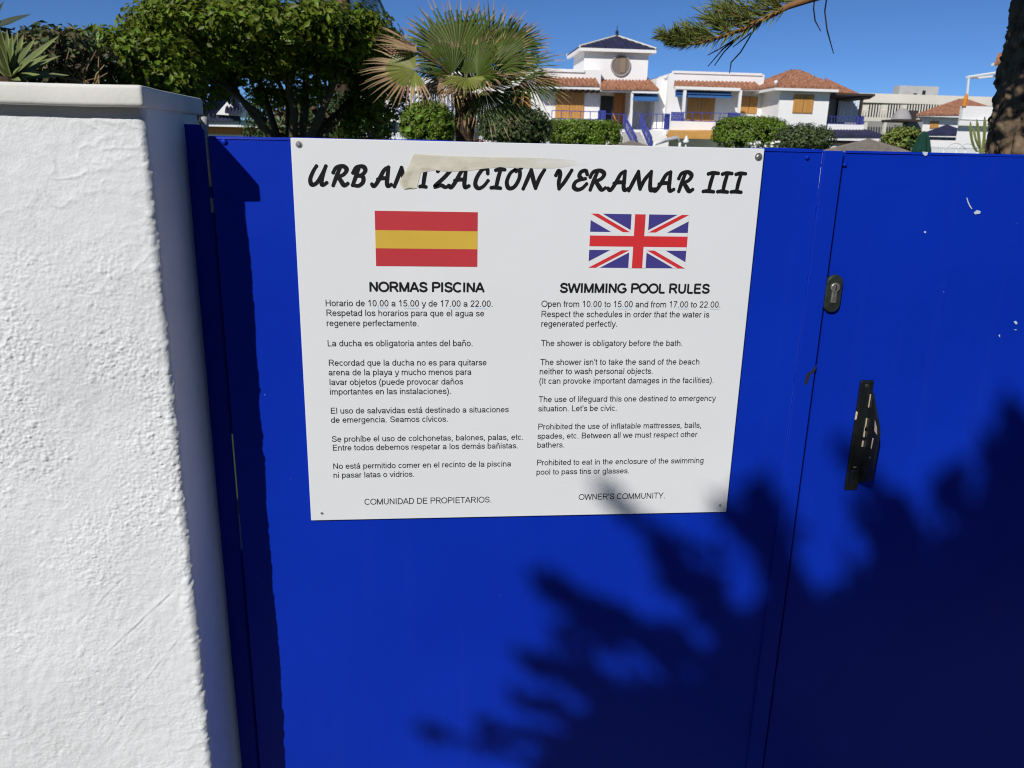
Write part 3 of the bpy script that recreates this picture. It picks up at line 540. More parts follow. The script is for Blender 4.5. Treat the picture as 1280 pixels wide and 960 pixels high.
    # brush script title
    G = {'U': [[(.38, 1), (.2, .72), (.04, .3), (.14, .02), (.4, .12), (.68, .55), (.9, 1)], [(.9, 1), (.74, .55), (.66, .15), (.74, .0), (.95, .12)]],
         'R': [[(.5, .9), (.3, .45), (.12, 0)], [(.12, .68), (.3, .95), (.68, 1.02), (.9, .84), (.72, .58), (.4, .46)], [(.42, .46), (.58, .22), (.76, .0), (.96, .1)]],
         'B': [[(.5, .9), (.3, .45), (.1, .02)], [(.12, .68), (.34, .97), (.78, 1.02), (.96, .82), (.76, .6), (.44, .52)], [(.44, .52), (.78, .48), (.8, .2), (.5, 0), (.1, .04)]],
         'A': [[(0, .1), (.12, .0), (.34, .32), (.62, .85), (.84, 1)], [(.84, 1), (.8, .6), (.76, .2), (.82, .0), (.98, .08)], [(.3, .36), (.55, .42), (.8, .4)]],
         'N': [[(0, 0), (.18, .45), (.38, 1)], [(.38, 1), (.46, .55), (.58, .03)], [(.58, .03), (.76, .55), (1, 1)]],
         'I': [[(.34, .95), (.62, 1), (1, .98)], [(.7, .98), (.5, .5), (.36, .02)], [(0, .02), (.3, .04), (.68, 0)]],
         'Z': [[(.22, .84), (.42, 1), (.66, .95), (.96, 1), (.6, .55), (.06, .04), (.4, .1), (.62, 0), (.84, .08)]],
         'C': [[(.9, .76), (.86, .98), (.56, .98), (.2, .6), (.06, .2), (.26, -.02), (.6, .08), (.92, .38)]],
         'O': [[(.6, .98), (.3, .8), (.08, .35), (.2, .02), (.55, .08), (.86, .5), (.9, .9), (.6, .98)]],
         'V': [[(.08, .74), (.22, .98), (.32, .8), (.24, .35), (.26, .03)], [(.26, .03), (.58, .42), (.96, 1)]],
         'E': [[(.92, .8), (.82, 1), (.54, .94), (.42, .72), (.62, .56), (.8, .58)], [(.6, .55), (.2, .42), (.06, .16), (.26, .0), (.58, .06), (.88, .3)]],
         'M': [[(0, 0), (.16, .45), (.36, 1)], [(.36, 1), (.38, .5), (.42, .08)], [(.42, .08), (.58, .55), (.84, 1)], [(.84, 1), (.8, .5), (.8, .1), (.86, 0), (.98, .08)]],
         'Q': [[(.5, 0), (.9, 1)]]}
    letters = [('U', 386, 410), ('R', 413, 436), ('B', 438, 458), ('A', 464, 490), ('N', 492, 517), ('I', 523, 538), ('Z', 541, 566), ('A', 560, 587), ('C', 592, 612), ('I', 612, 633), ('O', 631, 652), ('N', 653, 681),
               ('V', 692, 716), ('E', 715, 736), ('R', 734, 758), ('A', 759, 786), ('M', 785, 820), ('A', 815, 843), ('R', 845, 867), ('I', 877, 900), ('I', 895, 917), ('I', 912, 934)]
    tm = MB(); k = 0
    def cr(ps, n=7):
        P = [ps[0]]+list(ps)+[ps[-1]]; o = []
        for i in range(1, len(P)-2):
            for j in range(n):
                t = j/n; o.append(tuple(.5*((2*P[i][c])+(-P[i-1][c]+P[i+1][c])*t+(2*P[i-1][c]-5*P[i][c]+4*P[i+1][c]-P[i+2][c])*t*t+(-P[i-1][c]+3*P[i][c]-3*P[i+1][c]+P[i+2][c])*t**3) for c in (0, 1)))
        o.append(ps[-1]); return o
    def ribbon(pts2, r, y):
        n = len(pts2); Lf = []; Rg = []
        for i in range(n):
            a = pts2[max(i-1, 0)]; b = pts2[min(i+1, n-1)]; dx, dz = b[0]-a[0], b[1]-a[1]; l = math.hypot(dx, dz) or 1; s = i/(n-1)
            w = r*(.80+.20*math.sin(math.pi*s))*(1.0-.22*abs(dz*.6+dx*.8)/l+.10)
            Lf.append((pts2[i][0]-dz/l*w, pts2[i][1]+dx/l*w)); Rg.append((pts2[i][0]+dz/l*w, pts2[i][1]-dx/l*w))
        vs = [(a[0], y, a[1]) for a in Lf]+[(a[0], y, a[1]) for a in Rg]
        tm.add(vs, [(i, i+1, n+i+1, n+i) for i in range(n-1)])
        for (c, rr) in ((pts2[0], r*.86), (pts2[-1], r*.84)):
            tm.add([(c[0]+rr*math.cos(q_), y-.00002, c[1]+rr*math.sin(q_)) for q_ in [2*math.pi*j/12 for j in range(12)]], [tuple(range(12))])
    for (ch, xl, xr) in letters:
        yb = 233.5+(xl-388)*0.0172; xl, xr = (xl+2.0, xr-2.2) if ch == 'I' else (xl+.9, xr-.5)
        for stroke in G[ch]:
            pts = []
            for (u_, v_) in cr(stroke): pts.append(sp(xl+(xr-xl)*u_, yb-2.2-v_*23.6, SY))
            ribbon(pts, 2.65*px, SY-.0003-.00004*(k % 5)); k += 1
    ribbon([sp(645, 214.5), sp(652, 210)], 2.2*px, SY-.0005)
    tm.build('title_lettering', M['ink'], root)
    # strip of old tape over the title
    top = [(517, 192), (540, 193.6), (560, 194.5), (585, 195.3), (610, 196), (635, 196.3), (660, 196.5), (690, 197.6), (712, 199), (722, 202), (734, 205)]
    low = [(526, 216), (543, 212.5), (560, 214.6), (585, 213.2), (606, 210.6), (626, 208.6), (652, 209.8), (678, 210.8), (700, 209.8), (714, 207.2), (734, 205.4)]
    ty = SY-.0008; tb = MB(); n_ = len(top)
    tb.add([(sp(*q_)[0], ty, sp(*q_)[1]) for q_ in top+low], [(i, i+1, n_+i+1, n_+i) for i in range(n_-1)])
    fl_ = [(517, 192), (526, 216), (523, 226), (521, 235), (516, 236.5), (510, 234.5), (505, 237), (500, 231), (499, 226), (504, 219), (508, 212)]
    tb.add([(sp(*q_)[0], ty-.00002, sp(*q_)[1]) for q_ in fl_], [(0, 10, 1), (10, 9, 1), (9, 8, 1), (8, 2, 1), (8, 7, 2), (7, 6, 2), (6, 3, 2), (6, 5, 3), (5, 4, 3)])
    tb.build('tape', M['tape'], root)
    for (sx, sy_, r, w) in ((373.5, 180.5, .0055, 1), (948, 196, .0068, 1), (402, 641, .0034, 0), (899.5, 631, .0034, 0)):
        c = sp(sx, sy_); s_ = MB()
        if w: s_.tube([(c[0], SY+.001, c[1]), (c[0], SY-.0012, c[1])], [r, r*.95], 18)
        s_.tube([(c[0], SY, c[1]), (c[0], SY-.0022, c[1]), (c[0], SY-.0030, c[1])], [r*.62, r*.60, r*.4], 14); s_.build('screw', M['steel'], root)
sign()

# ------------------------------------------------------------------ foliage builders
def leaves(name, P, N, L, W, m, parent=None, up=0.35, jit=0.7, fold=0.18, label=None):
    """Many folded leaves (two triangles pairs each) at points P facing roughly N."""
    P = np.asarray(P); n = len(P); N = np.asarray(N)+nrg.normal(size=(n, 3))*jit; N[:, 2] += up; N /= np.linalg.norm(N, axis=1)[:, None]
    T = nrg.normal(size=(n, 3)); T -= N*(T*N).sum(1)[:, None]; T /= np.linalg.norm(T, axis=1)[:, None]; B = np.cross(N, T)
    Ls = (L*nrg.uniform(.65, 1.25, n))[:, None]; Ws = (W*nrg.uniform(.7, 1.2, n))[:, None]
    V = np.stack([P-T*Ls*.5, P+B*Ws*.5+N*Ls*fold*.5-T*Ls*.05, P+T*Ls*.5-N*Ls*.1, P-B*Ws*.5+N*Ls*fold*.5-T*Ls*.05], 1).reshape(-1, 3)
    i = np.arange(n)[:, None]*4; F = np.concatenate([i+np.array([[0, 2, 1]]), i+np.array([[0, 3, 2]])], 1).reshape(-1, 3)
    return link(name, V, F, m, parent)
def crown_points(c, rad, n, clumps=60, csize=.16, power=3.0, shell=.72, zmin=-1.0):
    """Leaf positions gathered in clumps near the surface of a superellipsoid."""
    c = np.array(c); rad = np.array(rad)
    d = nrg.normal(size=(clumps, 3)); d[:, 2] = np.where(d[:, 2] < zmin, -d[:, 2], d[:, 2])
    d /= (np.abs(d)**power).sum(1)[:, None]**(1/power); d *= nrg.uniform(shell, 1.0, clumps)[:, None]
    k = nrg.integers(0, clumps, n); off = nrg.normal(size=(n, 3)); off /= np.linalg.norm(off, axis=1)[:, None]; off *= (nrg.uniform(0, 1, n)**.45)[:, None]*csize
    q = d[k]*rad+off; Nn = off/csize*.8+q/rad*.6
    return c+q, Nn
def ray_depth(Y): return (Vector(at(640, 186, Y))-CAM).length

# ------------------------------------------------------------------ clipped ficus tree
def ficus():
    Y = 8.2; s = 9.6*.96/1000
    base = at(362, 186, Y); root = thing('ficus_tree', 'large clipped ficus tree with a flat dense dark green crown on many stems', 'tree', (base.x, Y, 0))
    st = MB()
    def stem(p0, p1, p2, r0, r1, y0, y1):
        a = at(*p0, Y); b = at(*p1, Y+y0); c = at(*p2, Y+y1); a = Vector((a.x, Y, a.z))
        st.tube([a, a.lerp(b, .5)+Vector((0, 0, .03)), b, c], [r0, (r0+r1)/2, r1, r1*.6], 9)
    st.tube([(base.x, Y, 0), (base.x+.03, Y, .5), (base.x, Y, 1.25)], [.19, .15, .17], 12)
    low = (362, 225)
    for (p1, p2, r0, r1, y0, y1) in (((335, 165), (282, 100), .07, .045, 0, -.2), ((340, 150), (318, 80), .06, .04, .2, .3), ((368, 140), (352, 70), .065, .045, -.2, -.3), ((380, 150), (384, 70), .08, .05, .1, .2),
                                      ((398, 150), (425, 85), .07, .045, -.2, -.4), ((402, 160), (468, 100), .06, .04, .3, .5), ((425, 146), (470, 128), .035, .025, .2, .2), ((322, 140), (262, 95), .04, .025, -.3, -.5), ((360, 130), (330, 60), .05, .03, .5, .9)):
        stem(low, p1, p2, r0, r1, y0, y1)
    st.build('trunk', M['stem'], root, True)
    pts = []; nn = []
    def lobe(px, py, w, h, d, dy, n, cl, cs=.17, sh=.8):
        c = at(px, py, Y+dy); P, N = crown_points((c.x, Y+dy, c.z), (w*s, d, h*s), int(n*1.55), int(cl*1.2), cs, 3.2, sh); pts.append(P); nn.append(N)
    lobe(343, 50, 138, 28, 1.4, -.2, 8000, 290, .15); lobe(300, 46, 92, 26, 1.2, -.7, 2600, 100, .15); lobe(408, 54, 78, 25, .9, -.3, 2400, 95, .15); lobe(232, 66, 44, 34, .9, -.3, 1800, 70, .15)
    lobe(345, 84, 142, 36, 1.0, .45, 4600, 160, .16); lobe(345, 70, 120, 40, .8, .2, 2400, 70, .25, .3); lobe(478, 78, 28, 34, .6, .8, 1100, 44, .14)
    lobe(470, 120, 36, 28, .5, .5, 1000, 40, .14); lobe(250, 106, 40, 24, .5, .1, 900, 36, .13); lobe(455, 152, 26, 22, .5, .6, 600, 22, .13); lobe(338, 122, 16, 10, .3, .5, 160, 8, .1)
    P = np.concatenate(pts); N = np.concatenate(nn)
    leaves('crown', P, N, .080, .043, M['ficus'], root, up=.5, jit=.5)
ficus()

def bush(name, label, cat, px, py, w, h, Y, n, cl, L, m, cs=.14, power=2.4, group=None, stems=True, depth=None):
    s = ray_depth(Y)*.96/1000; c = at(px, py, Y); root = thing(name, label, cat, (c.x, Y, 0), group)
    P, N = crown_points((c.x, Y, c.z), (w*s, depth or w*s*.8, h*s), n, cl, cs, power, .9)
    leaves('foliage', P, N, L, L*.55, m, root, up=.3, jit=.38)
    if stems:
        st = MB()
        for k in range(5):
            a = 2*math.pi*k/5; st.tube([(c.x+.05*math.cos(a), Y+.05*math.sin(a), 0), (c.x+w*s*.3*math.cos(a), Y+w*s*.3*math.sin(a), c.z*.6), (c.x+w*s*.5*math.cos(a), Y+w*s*.4*math.sin(a), c.z)], [.05, .035, .015], 6)
        st.build('stem', M['stem'], root, True)
    return root
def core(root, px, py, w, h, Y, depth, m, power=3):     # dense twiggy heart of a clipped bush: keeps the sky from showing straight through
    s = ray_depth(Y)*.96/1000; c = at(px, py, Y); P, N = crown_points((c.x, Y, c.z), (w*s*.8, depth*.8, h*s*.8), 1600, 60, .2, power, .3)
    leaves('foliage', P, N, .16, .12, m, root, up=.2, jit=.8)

# hedge beside the ficus, above the coping
def left_hedge():
    Y = 6.2; s = ray_depth(Y)*.96/1000
    root = thing('ficus_hedge', 'glossy green hedge behind the white wall, left of the clipped ficus tree', 'hedge', (at(150, 186, Y).x, Y, 0))
    c = at(165, 92, Y); P, N = crown_points((c.x, Y, c.z), (72*s, .6, 40*s), 4600, 170, .11, 3, .72); c2 = at(215, 110, Y); P2, N2 = crown_points((c2.x, Y, c2.z), (34*s, .5, 34*s), 1600, 60, .11, 3, .6)
    c3 = at(170, 145, Y); P3, N3 = crown_points((c3.x, Y, c3.z), (80*s, .5, 45*s), 2200, 60, .15, 3, .4)
    leaves('foliage', np.concatenate([P, P2, P3]), np.concatenate([N, N2, N3]), .072, .040, M['ficus'], root, up=.4, jit=.6)
    st = MB(); x = at(165, 186, Y).x
    for k in range(5): st.tube([(x-.4+.2*k, Y, 0), (x-.42+.21*k, Y+.05, 1.0), (x-.45+.22*k, Y, 1.9)], [.03, .025, .012], 6)
    st.build('stem', M['stem'], root, True)
    root = thing('climber', 'browning sparse climber with dry leaves, right of the agave', 'climber', (at(80, 186, 5.4).x, 5.4, 0)); Y = 5.4; s = ray_depth(Y)*.96/1000
    c = at(70, 80, Y); P, N = crown_points((c.x, Y, c.z), (62*s, .5, 34*s), 2600, 110, .10, 2.6, .5); c = at(45, 112, Y); P_, N_ = crown_points((c.x, Y, c.z), (75*s, .4, 26*s), 1500, 70, .10, 2.6, .5); P = np.concatenate([P, P_]); N = np.concatenate([N, N_]); c = at(70, 80, Y); o_ = nrg.permutation(len(P)); P = P[o_]; N = N[o_]; k = int(len(P)*.45)
    leaves('foliage', P[:k], N[:k], .065, .035, M['dryleaf'], root, up=.3); leaves('foliage', P[k:], N[k:], .065, .035, M['olive'], root, up=.3)
    st = MB()
    for j in range(26):
        a = at(rnd.uniform(75, 135), 118, Y-.2); b = at(rnd.uniform(50, 135), rnd.uniform(58, 98), Y-.2+rnd.uniform(-.2, .2)); st.tube([a, a.lerp(b, .5)+Vector((0, 0, .04)), b], [.007, .005, .003], 4)
    st.tube([(c.x, Y, 0), (c.x, Y, 1.0), (c.x+.05, Y, 1.85)], [.05, .04, .02], 7); st.build('dry_stem', M['straw'], root)
    for (px, py) in ((120, 36), (172, 38), (48, 32)):
        a = at(px, py+26, Y); b = at(px+rnd.uniform(-2, 2), py, Y); sh = MB(); sh.tube([a, b], [.006, .004], 5); sho = sh.build('shoot', M['stem'], root)
        leaves('leaf_cluster', np.array([np.array(at(px+rnd.uniform(-6, 6), py+rnd.uniform(0, 14), Y))+nrg.normal(size=3)*.015 for _ in range(11)]), np.tile([0, -1, .3], (11, 1)), .075, .04, M['hedge'], sho)
left_hedge()

def agave():
    Y = 3.2; s = ray_depth(Y)*.96/1000
    def rosette(name, label, cx, cy, Yp, spec, n_extra, Lx):
        base = at(cx, cy, Yp); root = thing(name, label, 'agave', (base.x, Yp, 0))
        for (dx, dy, dd, w) in spec: 
            tip = base+RT*(dx*s)+UP*(-dy*s)+Vector((0, dd, 0)); blade(root, base, tip, w*s)
        for k in range(n_extra):
            a = rnd.uniform(0, 2*math.pi); e = rnd.uniform(.1, 1.1); tip = base+Vector((math.cos(a)*math.cos(e), math.sin(a)*math.cos(e), math.sin(e)))*Lx*rnd.uniform(.7, 1); blade(root, base, tip, 5*s)
        MB().tube([(base.x, Yp, 0), (base.x, Yp, base.z*.6), base], [.07, .06, .05], 9).build('stem', M['fibre'], root)
    def blade(root, a, b, w, dark=False):
        d = (b-a); L = d.length; t = d.normalized(); side = t.cross(Vector((0, -.8, .5))).normalized(); nrm = side.cross(t)
        vs = []; fs = []; n = 7
        for i in range(n):
            u = i/(n-1); ww = w*(.55+1.2*u*(1-u)+.1)*(1-u**3.5); p = a+d*u+Vector((0, 0, -.06*L*u*u)); vs += [p-side*ww, p+nrm*(-ww*.5), p+side*ww, p+nrm*(-ww*.5-.006*(1-u))]
        for i in range(n-1):
            k = i*4
            for j in range(4): fs.append((k+j, k+(j+1) % 4, k+4+(j+1) % 4, k+4+j))
        link('leaf', vs, fs, M['agaveshade'] if root.get('label', '').startswith('dark') else M['agave'], root)
    rosette('agave', 'low pale green agave rosette behind the coping of the white wall', 12, 96, Y, [(-8, -52, .05, 4), (2, -58, -.05, 4), (9, -58, 0, 4), (14, -52, -.1, 4), (20, -34, -.1, 5), (54, -30, .05, 3.6), (38, -22, -.1, 3.6), (30, -12, -.15, 4), (46, -4, -.1, 4), (-20, -40, 0, 4), (24, 4, -.1, 4), (30, -30, .1, 5)], 16, .36)
    rosette('agave', 'dark agave, its silhouette shade put into the leaf colour, with one long leaf pointing up right, at the top left of the photo', -16, 36, Y+.5, [(61, -21, -.05, 5.5), (21, -38, 0, 4), (-10, -40, 0, 5), (22, 4, -.1, 5), (24, -4, .1, 4)], 6, .16)
agave()

# ------------------------------------------------------------------ fan palm
def fan(root, hub, mid, nrm, R, span, nseg, droop, stage, name='frond', tip_dry=.8, foot=None, fold=.35):
    """A palmate leaf: narrow folded segments joined near the hub; tips may be dry."""
    mid = mid.normalized(); nrm = (nrm-mid*nrm.dot(mid)).normalized(); side = mid.cross(nrm)
    V = []; Fc = []; mi = []
    ts = [0.03, .28, .52, .78, 1.0]
    for k in range(nseg):
        u = (k+.5)/nseg*2-1; a = u*span/2; d = mid*math.cos(a)+side*math.sin(a); sd = side*math.cos(a)-mid*math.sin(a)
        L = R*(1-.22*abs(u)**2)*rnd.uniform(.9, 1.06); w0 = span/nseg*.5; bend = droop*rnd.uniform(.7, 1.35); base = len(V); tw = rnd.uniform(-.12, .12)
        for i, t in enumerate(ts):
            r = L*t; w = w0*min(r, R*.46)*(1.0 if t < .5 else (1-t)/.5*.95+.05)*1.02
            p = hub+d*r+nrm*(.10*R*math.sin(min(1, t*1.2)*math.pi/2)*(1-abs(u)*.3))+Vector((0, 0, -1))*(bend*R*t**2.3)+sd*(tw*L*max(0, t-.5))
            h = w*fold*(1 if k % 2 else 1); V += [p-sd*w-nrm*h*.5, p+nrm*h, p+sd*w-nrm*h*.5]
        for i in range(len(ts)-1):
            b = base+i*3; Fc += [(b, b+1, b+4, b+3), (b+1, b+2, b+5, b+4)]; dry = stage == 2 or ts[i+1] > tip_dry+rnd.uniform(-.06, .16); mi += [2 if dry else stage]*2
    o = link(name, V, Fc, [M['palm'], M['palmy'], M['straw']], root, midx=mi)
    if foot is not None:
        m = MB(); m.tube([foot, foot.lerp(hub, .5)+Vector((0, 0, .05)), hub+mid*R*.05], [.014, .010, .007], 6); m.build('petiole', M['palmy'] if stage < 2 else M['straw'], o)
def fan_palm():
    Y = 7.2; s = ray_depth(Y)*.96/1000
    base = at(577, 186, Y); root = thing('fan_palm', 'fan palm with green and straw coloured fronds on a dark trunk', 'palm tree', (base.x, Y, 0))
    top = at(583, 118, Y); tr = MB(); zz = np.linspace(0, top.z, 26)
    tr.tube([(base.x+(top.x-base.x)*(z/top.z)**2, Y, z) for z in zz], [(.094+.008*math.sin(k*2.4)+.03*max(0, (k-20)/5)) for k in range(26)], 14); tr.build('trunk', M['fibre'], root)
    # shaggy leaf bases under the crown
    V = []; Fc = []
    for k in range(240):
        a = rnd.uniform(0, 2*math.pi); z = top.z-rnd.uniform(-.10, .30); r = .11+rnd.uniform(0, .05); p = Vector((top.x+r*math.cos(a), Y+r*math.sin(a), z)); d = Vector((math.cos(a)*rnd.uniform(.2, 1), math.sin(a)*rnd.uniform(.2, 1), rnd.uniform(-1.2, .9))).normalized(); sd = Vector((-math.sin(a), math.cos(a), 0))
        L = rnd.uniform(.06, .20); w = rnd.uniform(.004, .014); b = len(V); V += [p-sd*w, p+sd*w, p+d*L]; Fc.append((b, b+1, b+2))
    link('leaf_base', V, Fc, M['straw'], root)
    C = Vector((top.x, Y, top.z+.03))
    v = lambda dx, dy, dz=0: RT*dx+UP*dy+Vector((0, dz, 0))
    cam_n = v(0, .15, -1)
    # hub px, mid direction (screen right, screen up, away), normal, radius px, span deg, segments, droop, stage, tip
    spec = [((572, 72), (-.05, 1, .25), (0, .3, -1), 84, 190, 34, .02, 0, .93), ((610, 78), (.45, 1, .35), (0, .3, -1), 88, 160, 28, .04, 0, .93), ((552, 62), (-.55, .9, .4), (.2, .3, -1), 62, 150, 24, .05, 0, .9),
            ((628, 92), (1, .22, -.05), (0, .8, -.6), 82, 160, 30, .07, 0, .86), ((622, 70), (.9, .62, .3), (-.2, .4, -1), 74, 130, 24, .08, 0, .84), ((597, 96), (.35, .55, -.4), (0, .7, -.7), 60, 170, 26, .10, 0, .9),
            ((519, 88), (-1, -.12, -.2), (-.1, .6, -.8), 62, 210, 34, .12, 1, .62), ((522, 66), (-.95, .40, .1), (.1, .8, -.45), 56, 120, 20, .10, 2, .45), ((506, 50), (-.9, .45, .2), (0, .9, -.3), 36, 50, 9, .05, 2, .4),
            ((583, 98), (.05, -.55, -.8), (0, .75, -.65), 46, 210, 30, .12, 1, .86), ((655, 98), (.85, -.45, -.2), (.1, .7, -.7), 62, 160, 28, .14, 0, .94), ((606, 112), (.35, -.9, -.1), (.2, .35, -.9), 62, 130, 20, .10, 0, .95),
            ((566, 100), (-.5, -.5, -.4), (0, .6, -.7), 44, 150, 22, .2, 2, .3), ((630, 112), (.6, -.6, .3), (.2, .5, -.8), 56, 130, 20, .12, 0, .94), ((550, 78), (-.7, .1, .2), (0, .5, -.8), 50, 160, 24, .1, 0, .8),
            ((640, 60), (.7, .7, .6), (-.3, .3, -1), 62, 120, 20, .06, 0, .9), ((590, 60), (.15, 1, .8), (0, .5, -1), 80, 150, 26, .06, 0, .93), ((604, 100), (.8, .1, -.6), (0, .8, -.5), 52, 140, 20, .22, 0, .75),
            ((566, 92), (-.5, .7, -.3), (.1, .5, -.9), 50, 150, 22, .06, 0, .9), ((584, 92), (0, .8, -.1), (0, .6, -.8), 46, 160, 22, .1, 0, .9), ((560, 96), (-.8, .15, .5), (0, .7, -.6), 46, 140, 20, .2, 0, .7), ((545, 102), (-.4, -.8, -.3), (-.2, .5, -.8), 40, 120, 18, .2, 2, .2), ((618, 84), (.7, .5, -.2), (-.2, .6, -.8), 60, 130, 24, .1, 0, .9), ((600, 104), (.9, .1, .5), (0, .7, -.6), 60, 150, 26, .1, 0, .95), ((590, 108), (-.1, .9, .5), (0, .3, -.9), 46, 170, 26, .05, 0, .95), ((612, 104), (.5, .8, .4), (0, .4, -.9), 46, 150, 22, .05, 0, .95)]
    for (hp, md, nr, R, sp_, ns, dr, stg, td) in spec:
        off = md[2]*.35-(.55 if hp[0] < 530 else 0); hub = at(hp[0], hp[1], Y+off); fan(root, hub, v(*md), v(*nr), R*s, math.radians(sp_), ns, dr, stg, tip_dry=td, foot=C+(hub-C)*.08)
fan_palm()

def tall_palm():
    Y = 17.0; s = ray_depth(Y)*.96/1000; top = at(424, -34, Y); root = thing('tall_palm', 'tall palm whose drooping lower fronds show just above the clipped ficus tree', 'palm tree', (top.x, Y, 0))
    MB().tube([(top.x+.1, Y, 0), (top.x, Y, top.z*.5), (top.x, Y, top.z)], [.24, .2, .2], 12).build('trunk', M['fibre'], root)
    for k in range(22):
        a = 2*math.pi*k/22+rnd.uniform(-.1, .1); e = rnd.uniform(-.2, .8); R = rnd.uniform(1.0, 1.35); V = []; Fc = []
        d = Vector((math.cos(a), math.sin(a), 0)); sd = Vector((-math.sin(a), math.cos(a), 0))
        def pos(t): return top+d*(R*.80*math.sin(t*1.7)/1.0)+Vector((0, 0, 1))*(R*(math.sin(e)*t*.8-1.15*t*t))
        for j in range(34):
            t = .1+.9*j/33; p = pos(t); q = (pos(min(1, t+.02))-pos(t-.02)).normalized()
            for sg in (-1, 1):
                tip = p+sd*(sg*.22*(1.1-t*.6))+q*.16+Vector((0, 0, -.14)); b = len(V); V += [p-q*.018, p+q*.018, tip]; Fc.append((b, b+1, b+2))
        link('frond', V, Fc, M['straw'] if k % 7 == 3 else M['darkleaf'], root)
tall_palm()

# ------------------------------------------------------------------ houses
def tile_face(mb, A, B, C, D, nw, amp, rows=1):
    """Barrel-tiled roof slope: eave A-B, top D-C; tile columns run straight up the slope."""
    A, B, C, D = map(Vector, (A, B, C, D)); e = (B-A); L = e.length; e = e/L; up = (D-A)-e*(D-A).dot(e); nrm = e.cross(up).normalized()
    if nrm.z < 0: nrm = -nrm
    d = max(0.0001, (D-A).dot(e)/L); c = min(.9999, (C-A).dot(e)/L); n = nw*6; vs = []; fs = []; m = 5
    for i in range(n+1):
        u = i/n; vm = min(1, u/d if u < d else 1, (1-u)/(1-c) if u > c else 1); w = abs(math.sin(u*nw*math.pi))*amp*1.5
        for j in range(m+1): vs.append(A+e*(u*L)+up*(vm*j/m)+nrm*w)
    for i in range(n):
        for j in range(m): k = i*(m+1)+j; fs.append((k, k+m+1, k+m+2, k+1))
    k0 = len(vs)                                  # closing faces under the tile ends
    for i in range(n+1): vs.append(A+e*(i/n*L)-Vector((0, 0, .05)))
    for i in range(n): fs.append((k0+i, k0+i+1, (i+1)*(m+1), i*(m+1)))
    mb.add(vs, fs)
def railing(mb, px0, py0, px1, py1, Y, n, t=.03, dense=0):
    a = at(px0, py0, Y); b = at(px1, py0, Y); lo = at((px0+px1)/2, py1, Y).z; z = (a.z+b.z)/2
    mb.box(a.x, b.x, Y, Y+t, z-t, z); mb.box(a.x, b.x, Y, Y+t, lo, lo+t)
    for k in range(n+1): x = a.x+(b.x-a.x)*k/n; mb.box(x-t/2, x+t/2, Y+.002, Y+t-.002, lo, z-.001)
    if dense:
        for k in range(dense): z_ = lo+(z-lo)*(k+1)/(dense+1); mb.box(a.x, b.x, Y+.004, Y+t-.004, z_-.02, z_+.02)
def shutter(root, px0, py0, px1, py1, Y, m='wood', leaves_=2, frame=True):
    a = at(px0, (py0+py1)/2, Y); b = at(px1, (py0+py1)/2, Y); z0 = at((px0+px1)/2, py1, Y).z; z1 = at((px0+px1)/2, py0, Y).z
    mb = MB(); w = (b.x-a.x)/leaves_
    for k in range(leaves_):
        x0 = a.x+w*k+.012; x1 = a.x+w*(k+1)-.012; mb.box(x0, x1, Y-.05, Y-.02, z0, z1); n = max(3, int((x1-x0)/.13))
        for j in range(n): mb.box(x0+(x1-x0)*(j+.08)/n, x0+(x1-x0)*(j+.92)/n, Y-.063, Y-.0505, z0+.03, z1-.03)
    return mb.build('shutter', M[m], root)

